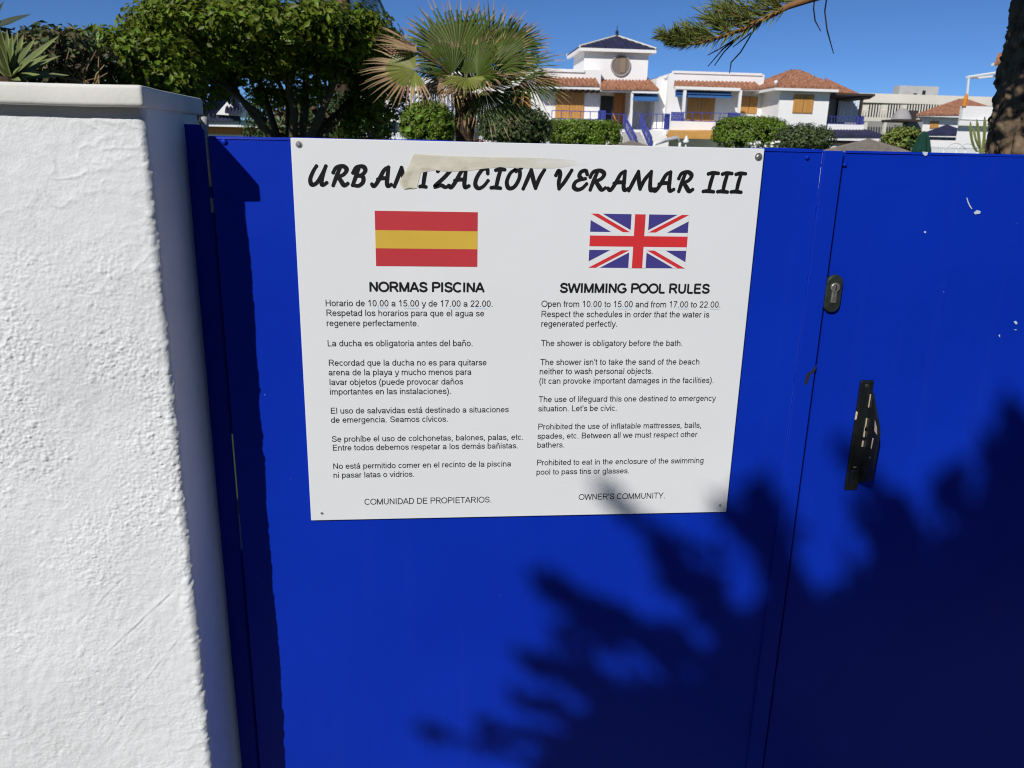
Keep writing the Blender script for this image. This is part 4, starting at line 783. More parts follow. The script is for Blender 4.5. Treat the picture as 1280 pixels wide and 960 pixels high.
def villa_left():
    Y = 42.0; b0 = at(720, 186, Y); root = thing('tower_villa', 'white villa with a square blue roofed tower and a round window', 'house', (b0.x, Y, 0))
    L = at(560, 120, Y).x; R = at(832, 120, Y).x; top = at(700, 86, Y).z
    w = MB(); w.box(L, at(750, 120, Y).x, Y, Y+9, 0, top); w.box(at(750, 120, Y).x, R, Y+1.4, Y+9, 0, at(800, 97, Y).z)
    w.box(at(789, 120, Y).x, at(792, 120, Y).x, Y, Y+1.4, 0, at(790, 108, Y).z); w.box(at(818, 120, Y).x, R, Y-.2, Y+1.4, 0, at(820, 98, Y).z); w.build('wall', M['white'], root)
    p = MB(); p.pbox(560, 84.5, 731, 88, Y-.08, .4); p.build('parapet', M['white'], root)
    # tower
    t = MB(); xa, xb = at(730, 80, Y+.6).x, at(810, 80, Y+.6).x; zt = at(770, 60.5, Y+.6).z; zb = at(770, 104, Y+.6).z; t.box(xa, xb, Y+.6, Y+.6+3.4, zb, zt); tw = t.build('tower', M['white'], root)
    c = at(775.5, 82, Y+.6); r = 11*ray_depth(Y)*.96/1000
    MB().tube([(c.x, Y+.54, c.z), (c.x, Y+.62, c.z)], [r, r], 32).build('round_window', M['windowbrown'], tw)
    ring = MB(); n = 40
    for k in range(n):
        q0, q1 = 2*math.pi*k/n, 2*math.pi*(k+1)/n; pt = lambda q, rr, y: (c.x+rr*math.cos(q), y, c.z+rr*math.sin(q))
        ring.hull([pt(q0, r, Y+.5), pt(q1, r, Y+.5), pt(q1, r, Y+.6), pt(q0, r, Y+.6), pt(q0, r*1.14, Y+.5), pt(q1, r*1.14, Y+.5), pt(q1, r*1.14, Y+.6), pt(q0, r*1.14, Y+.6)])
    ring.build('window_ring', M['greydome'], tw)
    sh = MB(); sh.box(c.x-r*.05, c.x+r*.55, Y+.5, Y+.535, c.z-r*.75, c.z+r*.8); sh.build('shutter', M['shutterpale'], tw)
    ov = .28; ex0, ex1 = at(724, 62, Y+.6-ov).x, at(820, 62, Y+.6-ov).x; ya, yb = Y+.6-ov-.1, Y+4.0+ov+.1; ez = at(772, 60.5, Y+.5).z; ap = at(771, 45, Y+2.3)
    fa = MB(); fa.box(ex0, ex1, ya, ya+.14, ez-.20, ez-.005); fa.box(ex0, ex0+.14, ya+.141, yb, ez-.20, ez-.005); fa.box(ex1-.14, ex1, ya+.141, yb, ez-.20, ez-.005); fa.box(ex0+.141, ex1-.141, ya+.141, yb-.1, ez-.1, ez-.03); fa.build('eave', M['white'], tw)
    A = [(ex0, ya, ez), (ex1, ya, ez), (ex1, yb, ez), (ex0, yb, ez)]; apx = (ap.x, (ya+yb)/2, ap.z); rf = MB()
    for i in range(4): tile_face(rf, A[i], A[(i+1) % 4], apx, apx, 14, .022)
    roof = rf.build('tower_roof', M['bluetile'], root)
    rd = MB()
    for i in range(4): rd.tube([A[i], apx], [.07, .07], 6)
    rd.build('ridge', M['cream'], roof)
    fin = MB().lathe((apx[0], apx[1]), [(.16, ap.z-.05), (.14, ap.z+.06), (.06, ap.z+.10), (.10, ap.z+.2), (.03, ap.z+.3), (.012, ap.z+.52)], 10); fin.build('finial', M['bluetile'], roof)
    # eave roofs above the balcony and the entrance
    rf = MB(); tile_face(rf, at(670, 105.5, Y-1.0), at(750, 107, Y-1.0), at(750, 98.5, Y+.02), at(670, 97.5, Y+.02), 16, .06); rf.build('balcony_roof', M['terra'], root)
    rf = MB(); tile_face(rf, at(750.5, 111, Y-1.1), at(824, 112, Y-1.1), at(819, 97.5, Y+1.38), at(750.5, 96.5, Y+1.38), 17, .06); rf.build('entrance_roof', M['terra'], root)
    f = MB(); f.pbox(670, 106.2, 750, 111, Y-.95, .9); f.pbox(790, 112.6, 823, 116.5, Y-1.05, .25); f.pbox(751, 112, 789, 114.5, Y-1.0, .3); f.build('fascia', M['white'], root)
    bm = MB()
    for k in range(9): x = at(694+k*7, 112, Y-.8).x; z = at(720, 111.5, Y-.8).z; bm.box(x-.05, x+.05, Y-.8, Y, z-.12, z-.002)
    bm.build('rafter', M['darkwood'], root)
    shutter(root, 694, 114, 730, 149, Y); shutter(root, 640, 116, 663, 141, Y); shutter(root, 766, 117, 787, 160, Y+1.4, 'door', 2)
    d = MB(); d.pbox(750.5, 120, 766, 160, Y+1.36, .03); d.pbox(813.5, 125, 817.5, 159, Y+1.36, .03); d.build('dark_panel', M['dark'], root)  # dark panel in the door opening, dark strip at the recess edge
    # balcony
    b = MB(); b.pbox(684, 149, 757, 156, Y-1.5, .15); x0, x1 = at(684, 150, Y-1.5).x, at(757, 150, Y-1.5).x; z = at(720, 156, Y-1.5).z; b.box(x0, x1, Y-1.5, Y-.001, z-.25, z-.001); bal = b.build('balcony', M['white'], root)
    r_ = MB(); railing(r_, 690, 138.5, 750, 149, Y-1.46, 5, .035); railing(r_, 748.5, 138, 757, 149, Y-1.40, 6, .05, 2); r_.build('railing', M['bluem'], bal)
    # entrance terrace with stairs
    b = MB(); b.pbox(757, 162, 836, 186, Y-1.8, 1.79); ter = b.build('terrace', M['white'], root)
    r_ = MB(); railing(r_, 793, 142, 836, 161, Y-1.7, 6, .03); railing(r_, 832, 142, 837, 162, Y-1.6, 4, .06, 2); railing(r_, 757, 142, 782, 161, Y-1.7, 3, .03); r_.build('railing', M['bluem'], ter)
    po = MB(); po.pbox(788, 114, 790.6, 162, Y-1.0, .12); po.build('post', M['white'], root)
    aw = MB(); aw.prism([at(791, 116.8, Y-.4), at(791, 118.5, Y-.4), at(791, 126, Y-1.35), at(791, 124.2, Y-1.35)], (at(822, 120, Y).x-at(791, 120, Y).x, 0, 0)); aw.build('awning', M['awning'], root)
    st = MB(); xa, xb = at(784, 170, Y-3).x, at(806, 170, Y-3).x; zt = at(795, 161, Y-2).z
    for k in range(9): st.box(xa+k*.05, xb+k*.05, Y-2.1-k*.28, Y-1.81-k*.28, 0, zt-.16*(k+1))
    sta = st.build('staircase', M['concrete'], root)
    r_ = MB()
    for (xs, xe) in ((780, 795), (801, 814)):
        a = at(xs, 144, Y-1.8); b = at(xe, 172, Y-4.2); lo1 = at(xs, 158, Y-1.8); lo2 = at(xe, 187, Y-4.2)
        r_.tube([a, b], .06, 6); r_.tube([lo1, lo2], .05, 6); r_.tube([a, lo1], .05, 6); r_.tube([b, lo2], .05, 6)
        for k in range(10): u = (k+.5)/10; r_.tube([a.lerp(b, u), lo1.lerp(lo2, u)], .022, 5)
    r_.build('stair_railing', M['bluem'], sta)
villa_left()

def villa_right():
    Y = 41.4; b0 = at(900, 186, Y); root = thing('hip_villa', 'white villa with orange shutters, a blue awning balcony and a red hipped roof wing', 'house', (b0.x, Y, 0))
    x = lambda px, y=Y: at(px, 130, y).x
    w = MB(); zt = at(900, 91.5, Y).z; zl = at(822, 98, Y).z
    w.prism([(x(834), Y, 0), (x(952), Y, 0), (x(952), Y, zt), (x(842), Y, zt), (x(834), Y, zl+.25)], (0, 8, 0))
    w.prism([(x(952), Y, 0), (x(974, Y-2.4), Y-2.4, 0), (x(1036, Y-2.4), Y-2.4, 0), (x(1036, Y-2.4), Y+4, 0), (x(952), Y+4, 0)], (0, 0, at(1000, 109, Y-2.4).z)); w.box(x(950), x(992), Y+3, Y+6, 0, zt)
    w.build('wall', M['white'], root)
    MB().pbox(842, 90, 953, 93, Y-.06, .35).build('parapet', M['white'], root)
    rf = MB(); tile_face(rf, at(842, 109, Y-1.0), at(953, 111, Y-1.0), at(953, 103.5, Y-.01), at(843, 102, Y-.01), 22, .06); rf.build('balcony_roof', M['terra'], root)
    f = MB(); f.pbox(844, 108.8, 926, 112.5, Y-1.5, .2); f.pbox(926, 110.8, 955, 113.5, Y-.95, .3); f.build('fascia', M['white'], root)
    po = MB(); po.pbox(853.5, 112.5, 856.8, 152, Y-1.48, .14); po.pbox(923.5, 112.6, 926.4, 146, Y-1.48, .14); po.build('post', M['white'], root)
    aw = MB(); aw.prism([at(844, 112.5, Y-.3), at(844, 114, Y-.3), at(844, 121, Y-1.3), at(844, 119, Y-1.3)], (x(913)-x(844), 0, 0)); aw.build('awning', M['awning'], root)
    shutter(root, 858.5, 121, 893, 153, Y, leaves_=2); shutter(root, 925, 120.5, 946.5, 142, Y); shutter(root, 991, 118, 1016.5, 141.5, Y-2.4)
    b = MB(); b.pbox(838, 152, 905, 163.5, Y-1.9, .15); z = at(870, 163, Y-1.9).z; b.box(at(838, 150, Y-1.9).x, at(930, 150, Y-1.9).x, Y-1.75, Y-.001, z-.22, z); bal = b.build('balcony', M['white'], root)
    r_ = MB(); railing(r_, 855, 140.5, 912, 152, Y-1.86, 5, .03); railing(r_, 840, 140, 854, 152, Y-1.86, 8, .05, 3); railing(r_, 911, 141, 925, 151, Y-1.8, 8, .05, 3); r_.build('railing', M['bluem'], bal)
    oa = MB(); a = at(836, 163.8, Y-1.9); e = at(900, 163.8, Y-1.9); lo = at(834, 168, Y-3.2); lo2 = at(903, 170, Y-3.2)
    oa.hull([a, e, lo2, lo, a+Vector((0, 0, .05)), e+Vector((0, 0, .05)), lo2+Vector((0, 0, .05)), lo+Vector((0, 0, .05))]); oa.box(lo.x, lo2.x, Y-3.25, Y-3.2, lo2.z-.16, lo2.z+.02); oa.build('orange_awning', M['orange'], root)
    # hipped roof over the wing
    Yw = Y-2.9; A = [at(969, 109.6, Yw), at(1049, 109, Yw), None, None]; ez = (A[0].z+A[1].z)/2; x0, x1 = A[0].x, A[1].x; ap0 = at(989, 88.5, Yw+3.4); yb = Yw+6.8
    c = [(x0, Yw, ez), (x1, Yw, ez), (x1, yb, ez), (x0, yb, ez)]; r0 = (ap0.x, Yw+3.4, ap0.z); r1 = (ap0.x+.5, Yw+3.4, ap0.z); rf = MB()
    tile_face(rf, c[0], c[1], r1, r0, 18, .06); tile_face(rf, c[1], c[2], r1, r1, 20, .06); tile_face(rf, c[2], c[3], r0, r1, 14, .06); tile_face(rf, c[3], c[0], r0, r0, 20, .06)
    rf.build('hipped_roof', M['terra'], root)
    f = MB(); f.box(x0, x1, Yw, Yw+.12, ez-.17, ez-.052); f.box(x0, x0+.12, Yw+.121, yb, ez-.17, ez-.052); f.box(x1-.12, x1, Yw+.121, yb, ez-.17, ez-.052); f.box(x0+.121, x1-.121, Yw+.121, yb-.1, ez-.12, ez-.06); f.build('eave', M['white'], root)
    for p_ in ((970, 103), (832, 97.5)): 
        q = at(*p_, Y-2.7); MB().lathe((q.x, q.y), [(0, q.z+.12), (.09, q.z+.06), (.1, q.z), (.03, q.z-.12)], 10).build('roof_ball', M['white'], root)
villa_right()

def balcony_house():
    Y = 40.5; b0 = at(1060, 186, Y); root = thing('balcony_house', 'shaded balcony house with a dark flat canopy, white curtain and blue tiled lower roof', 'house', (b0.x, Y, 0)); x = lambda px, y=Y: at(px, 130, y).x
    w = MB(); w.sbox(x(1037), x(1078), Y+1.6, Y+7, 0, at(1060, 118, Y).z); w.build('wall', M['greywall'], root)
    rf = MB(); tile_face(rf, at(1036, 116, Y-.3), at(1074, 118.5, Y-.3), at(1060, 103, Y+4), at(1030, 98, Y+4), 10, .06); rf.build('roof', M['terra'], root)
    cn = MB(); cn.pbox(1036, 116.5, 1094, 119.5, Y-1.2, 2.6); cn.prism([at(1074, 119.6, Y-1.1), at(1094, 119.6, Y-1.1), at(1087, 124, Y-1.1), at(1074, 122, Y-1.1)], (0, 2.4, 0)); cn.build('canopy', M['darkwood'], root)
    po = MB(); po.pbox(1075.5, 120, 1077.5, 156, Y-1.0, .1); po.build('post', M['darkwood'], root)
    g = MB(); g.pbox(1045, 124, 1076, 153, Y+1.55, .03); g.build('window', M['glass'], root)
    cu = MB(); n = 60; a = at(1049, 124, Y+1.3); b = at(1075, 124, Y+1.3); lo = at(1060, 153, Y+1.3).z; vs = []
    for k in range(n+1): xx = a.x+(b.x-a.x)*k/n; y = Y+1.3+.05*math.sin(k*1.05)+.02*math.sin(k*2.7); vs += [(xx, y, lo), (xx, y, a.z)]
    cu.add(vs, [(2*k, 2*k+2, 2*k+3, 2*k+1) for k in range(n)]); cu.build('curtain', M['curtain'], root)
    b = MB(); b.pbox(1031, 155.5, 1080, 162.5, Y-1.1, .15); z = at(1060, 162, Y-1.1).z; b.box(x(1032), x(1080), Y-.949, Y+1.59, z-.2, z); bal = b.build('balcony', M['white'], root)
    r_ = MB(); railing(r_, 1036, 145.5, 1072, 155.5, Y-1.06, 9, .025); railing(r_, 1072, 145, 1080, 155.5, Y-1.0, 6, .05, 3); r_.build('railing', M['bluem'], bal)
    rf = MB(); tile_face(rf, at(1034, 170.5, Y-2.6), at(1106, 171, Y-2.6), at(1082, 162.6, Y-.9), at(1034, 162.8, Y-.9), 18, .06); rf.build('lower_roof', M['bluetile'], root)
    f = MB(); f.pbox(1034, 171, 1106, 176, Y-2.55, .3); f.build('fascia', M['white'], root)
    f = MB(); f.pbox(1036, 176.1, 1100, 181, Y-2.4, .2); f.build('beam', M['darkwood'], root)
    w = MB(); w.pbox(1036, 181.1, 1100, 230, Y-2.3, .8); w.build('ground_floor', M['white'], root)
balcony_house()

def curtain_house():
    Y = 34.0; root = thing('curtain_house', 'white house with a long pale curtain behind a blue balcony, behind the round bush', 'house', (at(530, 186, Y).x, Y, 0)); x = lambda px, y=Y: at(px, 130, y).x
    w = MB(); w.box(x(440), x(640), Y+2, Y+8, 0, at(540, 92, Y).z); w.box(x(600), x(640), Y+.2, Y+2, 0, at(620, 100, Y).z); w.build('wall', M['white'], root)
    cu = MB(); n = 110; a = at(497, 116, Y+.3); b = at(598, 116, Y+.3); lo = at(540, 150, Y+.3).z; vs = []
    for k in range(n+1): xx = a.x+(b.x-a.x)*k/n; y = Y+.3+.06*math.sin(k*1.1)+.03*math.sin(k*2.9); vs += [(xx, y, lo), (xx, y, a.z)]
    cu.add(vs, [(2*k, 2*k+2, 2*k+3, 2*k+1) for k in range(n)]); cu.build('curtain', M['curtain'], root)
    r_ = MB(); railing(r_, 470, 132, 600, 148, Y, 26, .03); r_.build('railing', M['bluem'], root)
    b = MB(); b.pbox(466, 148.5, 602, 156, Y-.05, .3); z = at(540, 156, Y).z; b.box(x(466), x(602), Y+.25, Y+1.99, z-.2, z); b.build('balcony', M['white'], root)
    d = MB(); d.box(x(497), x(598), Y+1.9, Y+1.99, z+.02, at(540, 110, Y).z); d.build('window', M['glass'], root)
    g = MB(); a = at(476, 163, Y-3); e = at(512, 163, Y-3); ap = at(496, 152, Y-2); g.prism([a, e, ap], (0, 2, 0)); g.build('porch_roof', M['bluetile'], root)
    st = MB()
    for k in range(8): q = at(464+k*3.4, 150+k*4.0, Y-1.2-k*.3); st.box(q.x-.6, q.x+.6, q.y, q.y+.34, 0, q.z)
    st.build('staircase', M['white'], root)
    fe = MB(); a = at(474, 165, Y-4); e = at(520, 165, Y-4); fe.box(a.x, e.x, Y-4, Y-3.95, a.z-.06, a.z)
    for k in range(16): xx = a.x+(e.x-a.x)*k/15; fe.box(xx-.035, xx+.035, Y-3.99, Y-3.96, 0, a.z-.061)
    f2 = fe.build('picket_fence', M['whitem']); tag(f2, 'white picket fence in front of the curtained house, left of the round bush', 'fence')
curtain_house()

def small_tile_house():
    Y = 20.0; root = thing('pool_house', 'low white pool house with a blue tiled gable roof, seen under the ficus crown', 'house', (at(300, 186, Y).x, Y, 0)); x = lambda px, y=Y: at(px, 150, y).x
    w = MB(); w.box(x(246), x(346), Y+.5, Y+5, 0, at(300, 158, Y+.5).z); w.build('wall', M['white'], root)
    f = MB(); f.pbox(240, 149, 301, 158, Y, .5); f.pbox(301.2, 151, 348, 159.5, Y+.02, .4); f.build('fascia', M['white'], root)
    rf = MB(); tile_face(rf, at(238, 148.5, Y-.1), at(301, 149, Y-.1), at(300, 122, Y+3), at(262, 120, Y+3), 12, .09); rf.build('roof', M['bluetile'], root)
    g = MB(); a = at(270, 143, Y-.2); b = at(300, 145, Y-.2); c = at(285, 126, Y-.2); g.prism([a, b, c], (0, 1.5, 0)); g.build('gable', M['white'], root)
    g = MB(); tile_face(g, at(281, 139, Y-.3), at(303, 140, Y-.3), at(296, 128, Y+.4), at(282, 127, Y+.4), 5, .07); g.build('gable_roof', M['bluetile'], root)
    d = MB(); d.pbox(258, 159, 340, 168, Y+.46, .03); d.build('lintel', M['door'], root)
    # terracotta roof beyond the hedge on the left
    Y = 30.0; root = thing('red_roof_house', 'house whose terracotta roof ridge shows above the dry climber', 'house', (at(70, 186, Y).x, Y, 0)); x = lambda px, y=Y: at(px, 60, y).x
    w = MB(); w.box(x(8), x(120), Y+.5, Y+6, 0, at(60, 48, Y).z); w.build('wall', M['white'], root)
    rf = MB(); tile_face(rf, at(20, 50, Y), at(122, 54, Y), at(90, 39, Y+3), at(30, 40, Y+3), 20, .07); rf.build('roof', M['terra'], root)
    f = MB(); f.pbox(20, 50.5, 122, 54, Y+.05, .3); f.build('fascia', M['white'], root)
small_tile_house()

def right_background():
    # beige apartment block with a striped pergola
    Y = 80.0; root = thing('apartment_block', 'long beige apartment block with striped pergola slats and a roof penthouse', 'building', (at(1170, 186, Y).x, Y, 0)); x = lambda px, y=Y: at(px, 130, y).x
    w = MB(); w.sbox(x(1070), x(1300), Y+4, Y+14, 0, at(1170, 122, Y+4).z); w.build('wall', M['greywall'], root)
    p = MB(); p.pbox(1070, 119.5, 1300, 131, Y+2, 2.0); p.build('parapet', M['beige'], root)
    p = MB(); p.pbox(1124, 107.5, 1173, 120.5, Y+5, 1.2); ph = p.build('penthouse', M['concrete'], root)
    d = MB(); d.pbox(1153, 113, 1157, 119, Y+4.95, .03); d.pbox(1126, 118, 1131, 119.2, Y+4.95, .03); d.pbox(1142, 116.5, 1146, 119, Y+4.95, .03); d.build('vent', M['dark'], ph)
    sl = MB()
    for k in range(34):
        a = at(1072+k*3.4, 131.5, Y+1.5); b = at(1064+k*3.4+6, 146, Y-1.2); sl.tube([a, b], .085, 4)
    sl.build('pergola_slat', M['cream'], root)
    b = MB(); b.pbox(1072, 147, 1150, 152, Y-1.5, .5); b.build('balcony', M['cream'], root)
    c_ = MB()
    for px in (1078, 1102, 1127): c_.pbox(px, 152.1, px+3.5, 200, Y-1.4, .3); c_.pbox(px, 131, px+6, 147, Y+.4, .4)
    c_.build('column', M['cream'], root)
    # red roofed white house
    Y = 50.0; root = thing('chimney_house', 'white house with a low red roof, a small orange shutter and a grey domed chimney', 'house', (at(1185, 186, Y).x, Y, 0)); x = lambda px, y=Y: at(px, 150, y).x
    w = MB(); w.sbox(x(1151), x(1300), Y, Y+8, 0, at(1180, 143, Y).z); w.build('wall', M['white'], root)
    rf = MB(); tile_face(rf, at(1146, 143.5, Y-.6), at(1262, 143, Y-.6), at(1252, 125, Y+4), at(1198, 125, Y+4), 26, .07); rf.build('roof', M['terra'], root)
    f = MB(); f.pbox(1146, 144, 1262, 147, Y-.55, .5); f.build('fascia', M['white'], root)
    shutter(root, 1162, 151.5, 1173, 160.5, Y)
    ch = MB(); c = at(1132, 150, Y-1); r = .5; ch.lathe((c.x, Y-.5), [(.62, c.z), (.55, c.z+.25), (.40, c.z+.5), (.26, c.z+.68), (0, c.z+.72)], 16); ch.build('chimney', M['greydome'], root, True)
    cp = MB(); cp.pbox(1123, 149, 1152, 152, Y-1.4, 2); cp.pbox(1138, 138, 1146, 149, Y-.5, .4); cp.build('dark_canopy', M['darkwood'], root)
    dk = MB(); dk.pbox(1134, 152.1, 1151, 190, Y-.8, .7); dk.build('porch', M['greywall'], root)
    rf = MB(); tile_face(rf, at(1152, 168, Y-3.4), at(1216, 168.5, Y-3.4), at(1206, 152, Y-.1), at(1190, 154.5, Y-.1), 16, .06); rf.build('lower_roof', M['bluetile'], root)
    f = MB(); f.pbox(1156, 168.6, 1220, 171.5, Y-3.35, .3); f.build('fascia', M['white'], root)
    g = MB(); g.pbox(1162, 171.6, 1216, 175.5, Y-3.0, .1); g.build('window', M['glass'], root)
    w = MB(); w.pbox(1156, 175.6, 1222, 240, Y-3.2, .6); w.build('ground_floor', M['white'], root)
    # terrace house half hidden by the trunk
    Y = 30.0; root = thing('terrace_house', 'white roof terrace with slim white pergola frame and rolled orange cloth', 'house', (at(1240, 186, Y).x, Y, 0)); x = lambda px, y=Y: at(px, 150, y).x
    w = MB(); w.pbox(1203, 134, 1330, 151, Y, .2); w.sbox(x(1203), x(1330), Y+.21, Y+6, 0, at(1260, 151, Y).z); w.pbox(1199, 151.1, 1260, 156, Y-.1, .09); w.build('wall', M['white'], root)
    pf = MB(); a = at(1209, 96.5, Y+.1); b = at(1262, 88.5, Y+.1); pf.tube([a, b], .05, 6); c = at(1222, 97.5, Y+2.5); d = at(1266, 93, Y+2.5); pf.tube([c, d], .045, 6); pf.tube([a, c], .045, 6)
    pf.tube([at(1211, 97, Y+.1), at(1209, 120, Y+.1), at(1206, 134, Y+.1)], [.045, .045, .045], 6); pf.build('pergola_frame', M['whitem'], root)
    oc = MB(); oc.tube([at(1208.5, 117, Y), at(1207, 124, Y), at(1205, 133, Y)], [.04, .085, .075], 8); oc.build('rolled_cloth', M['orangecloth'], root)
    rf = MB(); tile_face(rf, at(1243, 79, Y+1), at(1330, 82, Y+1), at(1330, 66, Y+3), at(1247, 68, Y+3), 14, .06); rf.build('roof', M['terra'], root)
    f = MB(); f.pbox(1245, 79.6, 1330, 83, Y+1.05, .3); f.pbox(1262, 83, 1330, 134, Y+2.2, .3); f.build('upper_wall', M['white'], root)
    # white garden railing
    Y = 26.0; r_ = MB(); a = at(1166, 183, Y); b = at(1222, 183, Y); r_.box(a.x, b.x, Y, Y+.05, a.z-.04, a.z)
    for k in range(26): xx = a.x+(b.x-a.x)*k/25; r_.box(xx-.02, xx+.02, Y+.01, Y+.04, 0, a.z-.041)
    tag(r_.build('garden_railing', M['whitem']), 'white barred garden railing at the foot of the cactus', 'railing')
    ar = MB()
    for (p0, p1, p2) in (((1180, 187), (1196, 170), (1207, 187)), ((1196, 187), (1208, 172), (1222, 186))):
        A, B, C = at(*p0, 24), at(*p1, 24), at(*p2, 24); pts = [A.lerp(B, t).lerp(B.lerp(C, t), t) for t in np.linspace(0, 1, 12)]; ar.tube(pts, .02, 6)
    ar.tube([at(1180, 187, 24)-Vector((0, 0, 1.6)), at(1180, 187, 24)], .02, 6); ar.tube([at(1207, 187, 24)-Vector((0, 0, 1.6)), at(1207, 187, 24)], .02, 6); ar.tube([at(1222, 186, 24)-Vector((0, 0, 1.6)), at(1222, 186, 24)], .02, 6); ar.tube([at(1196, 187, 24)-Vector((0, 0, 1.6)), at(1196, 187, 24)], .02, 6)
    tag(ar.build('garden_arch', M['whitem'], smooth=True), 'thin white double hoop arch beside the dark green parasol', 'garden arch')
right_background()

# ------------------------------------------------------------------ bushes, hedges, parasols
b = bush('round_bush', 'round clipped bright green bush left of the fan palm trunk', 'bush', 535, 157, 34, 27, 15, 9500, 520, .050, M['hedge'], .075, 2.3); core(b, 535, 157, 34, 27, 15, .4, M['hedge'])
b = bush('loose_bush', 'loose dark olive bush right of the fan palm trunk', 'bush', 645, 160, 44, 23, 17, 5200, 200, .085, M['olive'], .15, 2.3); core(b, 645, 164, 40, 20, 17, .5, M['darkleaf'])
b = bush('box_hedge', 'square clipped bright green hedge in front of the tower villa', 'hedge', 728, 168, 44.5, 15, 24, 11000, 650, .07, M['hedge'], .11, 8); core(b, 728, 168, 44, 15, 24, .8, M['hedge'], 6)
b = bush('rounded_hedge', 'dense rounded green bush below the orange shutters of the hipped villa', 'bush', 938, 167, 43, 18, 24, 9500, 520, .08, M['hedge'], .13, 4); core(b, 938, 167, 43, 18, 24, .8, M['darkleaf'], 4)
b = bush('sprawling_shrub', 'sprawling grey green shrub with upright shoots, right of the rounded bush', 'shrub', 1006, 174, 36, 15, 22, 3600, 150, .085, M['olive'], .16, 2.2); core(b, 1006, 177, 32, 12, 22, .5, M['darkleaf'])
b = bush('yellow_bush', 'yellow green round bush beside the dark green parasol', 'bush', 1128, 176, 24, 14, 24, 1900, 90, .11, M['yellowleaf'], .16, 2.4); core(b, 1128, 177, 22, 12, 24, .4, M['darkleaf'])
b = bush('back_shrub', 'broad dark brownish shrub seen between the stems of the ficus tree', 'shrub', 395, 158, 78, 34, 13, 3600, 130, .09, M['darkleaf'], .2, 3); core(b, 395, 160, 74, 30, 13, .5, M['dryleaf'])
b = bush('small_bush', 'small dark bush under the right side of the ficus crown', 'bush', 458, 160, 26, 20, 12, 1100, 40, .09, M['darkleaf'], .15, 2.4)
def flowers():
    Y = 20; root = thing('flower_plant', 'low plant with small white flowers in front of the rounded bush', 'plant', (at(960, 186, Y).x, Y, 0))
    P = np.array([at(rnd.uniform(935, 975), rnd.uniform(177, 186), Y+rnd.uniform(-.3, .3)) for _ in range(34)]); leaves('flower', P, np.tile([0, -1, .3], (34, 1)), .10, .09, M['white'], root)
    P = np.array([at(rnd.uniform(930, 980), rnd.uniform(178, 200), Y+rnd.uniform(-.3, .3)) for _ in range(400)]); leaves('foliage', P, np.tile([0, -.5, .5], (400, 1)), .09, .05, M['darkleaf'], root)
    Y = 9.0; root = thing('red_plant', 'small reddish leaved plant right of the fan palm trunk', 'plant', (at(597, 186, Y).x, Y, 0))
    P = np.array([at(596+rnd.gauss(0, 7), 174+abs(rnd.gauss(0, 6)), Y+rnd.uniform(-.2, .2)) for _ in range(110)]); leaves('foliage', P, np.tile([0, -.5, .5], (110, 1)), .05, .025, mat('red_leaf', (.13, .035, .045), .5, .3, 4, island=.4), root)
    st = MB(); c = at(596, 180, Y)
    for k in range(4): st.tube([(c.x, Y, 0), (c.x+rnd.uniform(-.06, .06), Y, 1.0), (c.x+rnd.uniform(-.1, .1), Y, c.z)], [.012, .01, .006], 5)
    st.build('stem', M['stem'], root)
flowers()
def thatch(px, py, Y, R, label):
    ap = at(px, py, Y); root = thing('thatched_parasol', label, 'parasol', (ap.x, Y, 0), 'thatched parasols round the pool')
    n = 64; prof = [(0.02, ap.z+.03), (.10, ap.z), (R*.5, ap.z-.13*R), (R*.98, ap.z-.30*R), (R, ap.z-.34*R), (R*.92, ap.z-.38*R), (.1, ap.z-.16*R)]
    vs = []; fs = []
    for (r, z) in prof:
        for k in range(n): q = 2*math.pi*k/n; j = 1+.03*math.sin(k*2.7)+.02*math.sin(k*5.1); vs.append((ap.x+r*j*math.cos(q), Y+r*j*math.sin(q), z+.012*math.sin(k*3.3)*min(1, r)))
    for i in range(len(prof)-1):
        for k in range(n): fs.append((i*n+k, i*n+(k+1) % n, (i+1)*n+(k+1) % n, (i+1)*n+k))
    link('thatch_roof', vs, fs, M['thatch'], root); MB().cyl((ap.x, Y, 0), (ap.x, Y, ap.z-.1), .05, 10).build('pole', M['stem'], root)
thatch(1086, 174.5, 20, 1.9, 'grey thatched parasol left of the yellow green bush')
thatch(790, 177, 19, 1.5, 'grey thatched parasol at the foot of the blue stair railings')
thatch(664, 181, 17, 1.3, 'low grey thatched parasol beside the loose olive bush')
